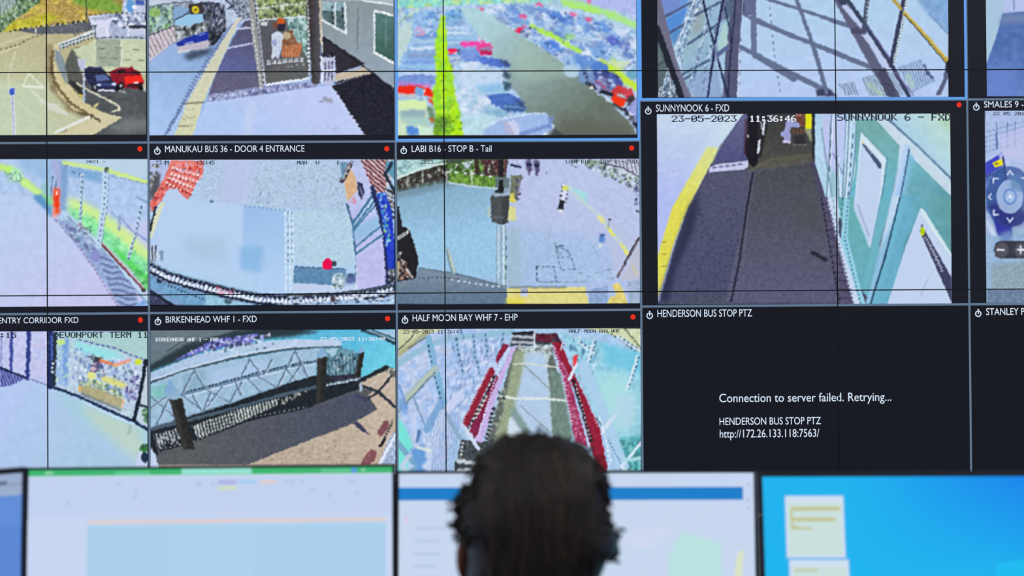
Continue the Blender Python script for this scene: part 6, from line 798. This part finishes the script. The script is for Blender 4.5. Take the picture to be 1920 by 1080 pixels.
def ui_sheet(q, W, H):
    s = W/679; h = H/s
    rq(q, s, 0, 0, 679, h, WHT); rq(q, s, 0, 0, 679, 11.5, (62, 182, 114)); rq(q, s, 284, 0, 415, 10, (152, 228, 212)); rq(q, s, 30, 3, 45, 8, (150, 214, 178)); rq(q, s, 160, 4, 225, 11, (96, 200, 150)); rq(q, s, 545, 3, 600, 9, (100, 200, 150)); rq(q, s, 602, 1, 612, 10, (92, 150, 226)); rq(q, s, 620, 3, 628, 7, (150, 220, 180))
    rq(q, s, 0, 11.5, 679, 14, (206, 224, 240)); rq(q, s, 0, 14, 679, 82, (193, 209, 239)); rq(q, s, 353, 22, 387, 29, (172, 176, 228)); rq(q, s, 392, 22, 424, 29, (166, 206, 236)); rq(q, s, 432, 23, 462, 29, (226, 206, 200)); rq(q, s, 353, 33, 388, 40, (208, 222, 190))
    for x, y in ((312, 24), (316, 28), (340, 26), (478, 23), (488, 24), (506, 24), (596, 24), (602, 26), (165, 26), (196, 36), (196, 48), (526, 38), (556, 50), (610, 46), (70, 60)): rq(q, s, x, y, x+7, y+5, (178, 192, 228))
    rq(q, s, 0, 92, 108, h, (199, 214, 241)); rq(q, s, 112, 94, 667, 101, (222, 207, 208)); rq(q, s, 112, 102.5, 667, h, (170, 208, 237)); rq(q, s, 116, 105, 667, 107, (180, 214, 240)); rq(q, s, 260, 102.5, 420, h, (172, 210, 238)); rq(q, s, 667, 90, 679, h, (200, 214, 242))
def ui_map(q, W, H):
    s = W/663; h = H/s
    rq(q, s, 0, 0, 663, h, (198, 213, 241)); rq(q, s, 0, 0, 663, 26, (200, 215, 241)); rq(q, s, 0, 26, 643, 50, (30, 126, 202)); rq(q, s, 0, 50, 663, h, (199, 215, 239))
    for y, w_ in ((98, 60), (122, 48), (146, 50), (168, 44), (190, 50), (214, 40)): rq(q, s, 28, y, 28+w_, y+7, (190, 206, 233))
    rq(q, s, 10, 78, 18, 84, (208, 200, 226)); rq(q, s, 10, 84, 18, 90, (226, 206, 226)); rq(q, s, 0, 50, 2, h, (206, 220, 240))
    for y in (20, 48, 62): rq(q, s, 650, y, 656, y+5, (176, 188, 222))
    q([(505*s, 150*s), (530*s, 108*s), (600*s, 130*s), (610*s, h*s), (490*s, h*s)], (186, 226, 226)); q([(630*s, 150*s), (643*s, 140*s), (620*s, h*s), (600*s, h*s)], (218, 226, 196)); q([(440*s, 104*s), (520*s, 98*s), (470*s, 140*s), (410*s, 130*s)], (206, 216, 240))
def ui_desktop(q, W, H):
    s = W/690; h = H/s; A, B_, C_, D_ = (30, 180, 238), (28, 160, 236), (26, 122, 236), (22, 100, 226)
    for i in range(10):
        for j in range(8):
            def cc(a, b):
                x, y = a/10, b/8; f = max(0, min(1, (x*1.15-.28)*1.25))*(max(0, 1-y*2.0)); v = max(0, min(1, y*.6))
                base = [30-12*f+0*v, 178-68*f+6*v, 238-4*f]; return tuple(base)
            n = [(i*69, j*h/8), ((i+1)*69, j*h/8), ((i+1)*69, (j+1)*h/8), (i*69, (j+1)*h/8)]
            q([(x*s, y*s) for x, y in n], [cc(i, j), cc(i+1, j), cc(i+1, j+1), cc(i, j+1)], i+j > 0)
    for x0, y0, x1, y1, n in ((42, 36, 150, 150, 0), (46, 154, 155, 266, 1)):
        rq(q, s, x0-2, y0-2, x1+2, y1+2, (96, 176, 240)); rq(q, s, x0, y0, x1, y1, (206, 224, 240)); rq(q, s, x0+5, y0+12, x1-5, y1-4, (202, 224, 222))
        if n == 0:
            for a, b, c_, d in ((9, 20, 102, 27), (9, 40, 92, 47), (9, 27, 13, 62), (9, 55, 22, 58), (13, 58, 48, 62)): rq(q, s, x0+a, y0+b, x0+c_, y0+d, (192, 196, 142))
        else: rq(q, s, x0+8, y0+16, x0+52, y0+22, (192, 204, 170))
    q([(425*s, 160*s), (690*s, 130*s), (690*s, h*s), (430*s, h*s)], (30, 186, 240))
def ui_side(q, W, H):
    s = W/690; h = H/s
    rq(q, s, 0, 0, 690, h, (92, 136, 212)); rq(q, s, 0, 0, 690, 42, (156, 174, 206)); rq(q, s, 0, 20, 690, 23, (128, 146, 176)); rq(q, s, 640, 14, 660, 20, (90, 106, 140)); rq(q, s, 0, 42, 690, 100, (98, 142, 216))
    q([(430*s, h*s), (470*s, 230*s), (540*s, 178*s), (610*s, 176*s), (668*s, 200*s), (690*s, h*s)], (150, 166, 196))
monitor('monitor showing a green topped spreadsheet, left of the seated person', (395.5, 878.6), 2.75, 679/FPX*2.75, 0, ui_sheet, .0045)
monitor('monitor with a blue banner on a white page, behind the person\'s head', (1079, 887.4), 2.75, .6, R(-4), ui_map, .005)
monitor('monitor with bright blue desktop and two pale notes, at right', (1433+344, 893), 2.67, .607, R(-4), ui_desktop, .009, 11, True)
_re = unproj(43, 886, 2.66)
_ax = Vector((cos(R(43)), sin(R(43)), 0)); _c = _re-_ax*.3; _d = _c-CAM
monitor('monitor at far left edge turned sideways, grey bar over blue', (960+FPX*_d.dot(CR)/_d.dot(CF), 540-FPX*_d.dot(CU)/_d.dot(CF)), _d.dot(CF), .6, R(43), ui_side, .008, -2)

# ---------------------------------------------------------------- office chair
HX = unproj(993, 960, 2.15).x; HY = 2.15
t = thing('office_chair', 'black office chair the person sits on', 'chair', (HX, HY-.06, 0))
k = MB(); k.ball((0, .02, .385), (.25, .25, .05), 24, 8); k.build('seat', M['case'], t, smooth=True)
k = MB(); k.ball((0, -.29, .7), (.22, .035, .24), 24, 12); k.build('backrest', M['case'], t, smooth=True)
k = MB(); k.tube([(0, -.1, .37), (0, -.3, .38), (0, -.325, .6)], .02, 8); k.build('back_bar', M['metal'], t, smooth=True)
k = MB(); k.tube([(0, 0, .07), (0, 0, .35)], .025, 12); k.build('gas_column', M['metal'], t, smooth=True)
for i in range(5):
    a = 2*pi*i/5+.3; k = MB(); k.tube([(0, 0, .09), (.28*cos(a), .28*sin(a), .065)], [.025, .016], 8); k.build('base_arm', M['metal'], t, smooth=True)
    k = MB(); k.ball((.28*cos(a), .28*sin(a), .027), (.026, .026, .027), 12, 8); k.build('castor', M['case'], t, smooth=True)

# ---------------------------------------------------------------- the seated person, seen from behind
M['skin'] = mat('skin', (128, 78, 68), .5, .35, noise=(40, .1)); M['shirt'] = mat('dark_shirt', (30, 32, 40), .9, .2, noise=(60, .2)); M['trousers'] = mat('dark_trousers', (26, 28, 34), .9, .2)
M['hair'] = mat('dark_brown_hair', (50, 44, 44), .5, .35, noise=(35, .5)); M['hair_brown'] = mat('brown_hair_streak', (74, 60, 54), .5, .35); M['eye'] = mat('eye_white', (225, 222, 218), .3, .5); M['lip'] = mat('lips', (140, 74, 70), .5, .3); M['shoe'] = mat('shoe_black', (18, 18, 20), .4, .4)
E_ = unproj(993, 1042, HY); ZE = E_.z; ZT = unproj(993, 846, HY).z       # ear height, top of the skull
C = Vector((HX, HY, ZT-.105))
def remeshed(mb, name, m, parent, voxel, smooth_it=6):
    o = mb.build(name, m, None); md = o.modifiers.new('r', 'REMESH'); md.mode = 'VOXEL'; md.voxel_size = voxel; md.use_smooth_shade = True
    sm = o.modifiers.new('s', 'SMOOTH'); sm.iterations = smooth_it; sm.factor = .5
    bpy.context.view_layer.update(); me = bpy.data.meshes.new_from_object(o.evaluated_get(bpy.context.evaluated_depsgraph_get()))
    old = o.data; o.modifiers.clear(); o.data = me; bpy.data.meshes.remove(old); me.name = name
    if parent: o.parent = parent
    return o
def limb(mb, pts, rad, n=14):
    for (a, b), (ra, rb) in zip(zip(pts[:-1], pts[1:]), zip(rad[:-1], rad[1:])): mb.tube([a, b], [ra, rb], n)
    for p, r in zip(pts, rad): mb.ball(p, (r, r, r), n, 8)
person = thing('person', 'person with dark curly hair seen from behind, sitting before the monitors', 'person', (HX, HY-.06, 0)); PO = Vector(person.location)
v = lambda x, y, z: Vector((x, y, z))
ZS = ZT-.335                                    # shoulder line
head = C-PO; sh_y = .04
b = MB(); b.ball(head, (.075, .096, .104), 28, 18); b.ball(head+v(0, .035, -.075), (.058, .058, .068), 20, 12); b.ball(head+v(0, .062, -.1), (.03, .028, .03), 14, 8)
b.ball(head+v(0, .1, -.045), (.012, .018, .022), 12, 8); b.tube([head+v(0, .09, -.01), head+v(0, .108, -.05)], [.008, .012], 8)
for s in (-1, 1):
    b.ball(v(s*.0865, .05, ZE), (.011, .02, .031), 12, 10, rot=Matrix.Rotation(s*.35, 3, 'Z')); b.tube([v(s*.07, .06, ZE), v(s*.086, .045, ZE)], [.02, .013], 8)
    b.ball(head+v(s*.034, .078, -.008), (.02, .012, .008), 10, 6)
limb(b, [head+v(0, -.015, -.07), v(0, .03, ZS+.09), v(0, .02, ZS+.01)], [.058, .056, .066])
limb(b, [v(-.11, .015, ZS-.005), v(0, .01, ZS-.01), v(.11, .015, ZS-.005)], [.06, .075, .06])
for z, rx, ry, y in ((ZS-.1, .155, .095, .01), (ZS-.2, .15, .1, .0), (ZS-.32, .14, .1, -.02), (ZS-.42, .15, .11, -.03), (.53, .165, .12, -.04)): b.ball(v(0, y, z), (rx, ry, .11), 20, 12)
el, wr, kn, an = {}, {}, {}, {}
for s in (-1, 1):
    S0 = v(s*.165, .015, ZS-.03); el[s] = v(s*.235, .12, ZS-.27); wr[s] = v(s*.13, .43, DZ+.028); limb(b, [S0, el[s], wr[s]], [.05, .038, .024])
    pc = wr[s]+v(-s*.015, .055, -.006); b.ball(pc, (.04, .05, .013), 16, 8); limb(b, [wr[s], pc], [.022, .014])
    for i, (dx, L) in enumerate(((-.03, .062), (-.01, .072), (.011, .068), (.031, .052))):
        p0 = pc+v(dx, .036, .003); p1 = p0+v(dx*.12, L*.5, .008); p2 = p1+v(dx*.05, L*.32, -.006); p3 = p2+v(0, L*.25, -.012); limb(b, [p0, p1, p2, p3], [.009, .0085, .008, .0072], 8)
    p0 = pc+v(-s*.03, -.012, 0); limb(b, [p0, p0+v(-s*.025, .028, -.002), p0+v(-s*.032, .055, -.006)], [.011, .0095, .008], 8)
    kn[s] = v(s*.11, .42, .53); an[s] = v(s*.11, .4, .1); limb(b, [v(s*.09, -.03, .53), kn[s], an[s]], [.085, .056, .036]); limb(b, [an[s], v(s*.115, .5, .045)], [.035, .028])
body = remeshed(b, 'body', M['skin'], person, .0055, 4)
b = MB(); limb(b, [v(-.115, .015, ZS-.005), v(0, .01, ZS-.012), v(.115, .015, ZS-.005)], [.068, .082, .068])
for z, rx, ry, y in ((ZS-.1, .168, .106, .01), (ZS-.2, .163, .112, .0), (ZS-.32, .153, .112, -.02), (ZS-.42, .163, .122, -.03)): b.ball(v(0, y, z), (rx, ry, .115), 20, 12)
for s in (-1, 1): limb(b, [v(s*.165, .015, ZS-.03), el[s], el[s].lerp(wr[s], .8)], [.06, .05, .036])
remeshed(b, 'shirt', M['shirt'], person, .01, 6)
b = MB(); b.ball(v(0, -.04, .54), (.178, .132, .09), 20, 12)
for s in (-1, 1): limb(b, [v(s*.09, -.03, .54), kn[s], an[s].lerp(kn[s], .08)], [.096, .068, .05])
remeshed(b, 'trousers', M['trousers'], person, .012, 6)
for s in (-1, 1):
    b = MB(); limb(b, [v(s*.11, .37, .045), v(s*.115, .46, .042), v(s*.118, .55, .036)], [.043, .042, .034]); b.box((s*.114-.042, .33, 0), (s*.114+.042, .58, .02)); remeshed(b, 'shoe', M['shoe'], person, .008, 3)
    b = MB(); b.ball(head+v(s*.034, .084, -.008), (.011, .008, .009), 12, 8); b.build('eye', M['eye'], person, smooth=True)
    b = MB(); b.tube([head+v(s*.016, .098, .012), head+v(s*.036, .094, .018), head+v(s*.056, .08, .01)], [.003, .004, .002], 6); b.build('eyebrow', M['hair'], person, smooth=True)
b = MB(); b.ball(head+v(0, .088, -.083), (.024, .009, .007), 12, 8); b.build('mouth', M['lip'], person, smooth=True)
# hair: a rounded mass over the skull with the outline of the photograph, then locks and curls
OUT = [(991, 816), (972, 822), (933, 828), (913, 848), (903, 876), (897, 900), (886, 912), (880, 934), (872, 950), (870, 966), (876, 986), (884, 1004), (884, 1040), (886, 1090), (890, 1150), (930, 1190), (990, 1200), (1050, 1190), (1090, 1150), (1104, 1090), (1118, 1062), (1128, 1040), (1142, 1030), (1150, 1012), (1140, 990), (1134, 964), (1126, 940), (1118, 912), (1120, 892), (1112, 872), (1098, 850), (1070, 832), (1036, 824), (1008, 822)]
oc = (1000, 985); rng = random.Random(5)
hcw = unproj(oc[0], oc[1], HY)-PO; PX = HY/FPX
pol = sorted([(math.atan2(-(y-oc[1]), x-oc[0]), math.hypot(x-oc[0], y-oc[1])*PX) for x, y in OUT])
def rad_at(a):
    a = (a+pi) % (2*pi)-pi
    for (a0, r0), (a1, r1) in zip(pol, pol[1:]+[(pol[0][0]+2*pi, pol[0][1])]):
        for aa in (a, a+2*pi):
            if a0 <= aa <= a1: return r0+(r1-r0)*(aa-a0)/max(1e-6, a1-a0)
    return pol[0][1]
hcw = v(hcw.x, .045, hcw.z)
def hair_pt(a, ph, k=1.0):                      # a: angle in the plane across the head, ph 0 = back pole, pi = front pole
    r = rad_at(a)*sin(ph)**.8*k
    up = max(0, sin(a)); dep = .118 if ph < pi/2 else (.03+.05*up)
    return hcw+v(r*cos(a), -dep*cos(ph)*k, r*sin(a))
b = MB(); NA, NP = 96, 40
for i in range(NP+1):
    for j in range(NA):
        a = 2*pi*j/NA; p = hair_pt(a, max(.02, pi*.8*i/NP)); q_ = (p-hcw).normalized()
        p = p+v(0, -1, 0)*(.0018*sin(p.x*700+p.z*60)+.0014*sin(p.x*1330-p.z*90))*sin(max(.02, pi*.8*i/NP)); b.v.append(tuple(p)); b.c.append(None)
for i in range(NP):
    for j in range(NA): b.f.append([i*NA+j, i*NA+(j+1) % NA, (i+1)*NA+(j+1) % NA, (i+1)*NA+j]); b.mi.append(0)
hair = b.build('hair', M['hair'], person, smooth=True); sd = hair.modifiers.new('s', 'SOLIDIFY'); sd.thickness = .006; sd.offset = -1
b = MB()                                        # smooth locks combed down over the back of the head
for n in range(260):
    a0 = pi/2+rng.uniform(-1.5, 1.5); pts = []
    x0 = rng.uniform(-1, 1); ph0 = rng.uniform(.75, 1.25); L = rng.uniform(.5, 1.0)
    for i in range(9):
        s_ = i/8*L; yy = .95-1.85*s_; xx = x0*(.95 if abs(yy) < .5 else .8)+.02*sin(s_*9+n)
        a = math.atan2(yy, xx*.75); m_ = min(.98, math.hypot(xx*.75, yy)); ph = math.asin(m_**1.25)
        pts.append(hair_pt(a, ph, 1.034+.014*sin(n*1.7)))
    b.tube(pts, [.0012]+[.0032]*7+[.0008], 5, mi=1 if n % 6 == 0 else 0)
locks = b.build('hair_locks', [M['hair'], M['hair_brown']], person, smooth=True)
b = MB()                                        # curls standing off the outline, over the crown and at the sides
def curl(p, d, L, r, turns):
    d = d.normalized(); e = d.cross(v(.3, 1, .2)).normalized(); f = d.cross(e); pts = []; ph = rng.uniform(0, 6.28)
    for i in range(15):
        s_ = i/14; pts.append(p+d*(L*s_)+(e*cos(ph+s_*turns*6.28)+f*sin(ph+s_*turns*6.28))*r*(.4+.6*sin(pi*min(1, s_*1.1))))
    b.tube(pts, [.0016]+[.0024]*12+[.0018, .0008], 5)
for n in range(300):
    a = rng.uniform(.0, pi+.02); ph = rng.uniform(pi*.34, pi*.62); p = hair_pt(a, ph, .97); o_ = p-hcw
    tang = v(-sin(a), 0, cos(a))*(1 if a < pi/2 else -1)*-1
    side = 1-abs(sin(a)); d = o_.normalized()*rng.uniform(-.1, .28)+tang*rng.uniform(.3, 1)+v(0, rng.uniform(-.5, .5), -.15)
    curl(p, d, rng.uniform(.02, .042), rng.uniform(.003, .0055+.003*side), rng.uniform(1, 2.2))
for cx, cy, n in ((866, 955, 34), (876, 925, 16), (1140, 1012, 34), (1130, 985, 12), (880, 985, 10), (868, 975, 10), (950, 826, 10), (978, 821, 10), (1014, 824, 10), (1050, 830, 8), (1096, 856, 8), (918, 850, 8), (1122, 905, 8)):
    for _ in range(n):
        p = unproj(cx+rng.uniform(-8, 8), cy+rng.uniform(-14, 14), HY)-PO; p.y = .04+rng.uniform(-.025, .03)
        curl(p, v(rng.uniform(-.5, .5), rng.uniform(-.5, .5), rng.uniform(-1, .4)), rng.uniform(.012, .026), rng.uniform(.004, .007), rng.uniform(1, 2))
curls = b.build('hair_curls', M['hair'], person, smooth=True)
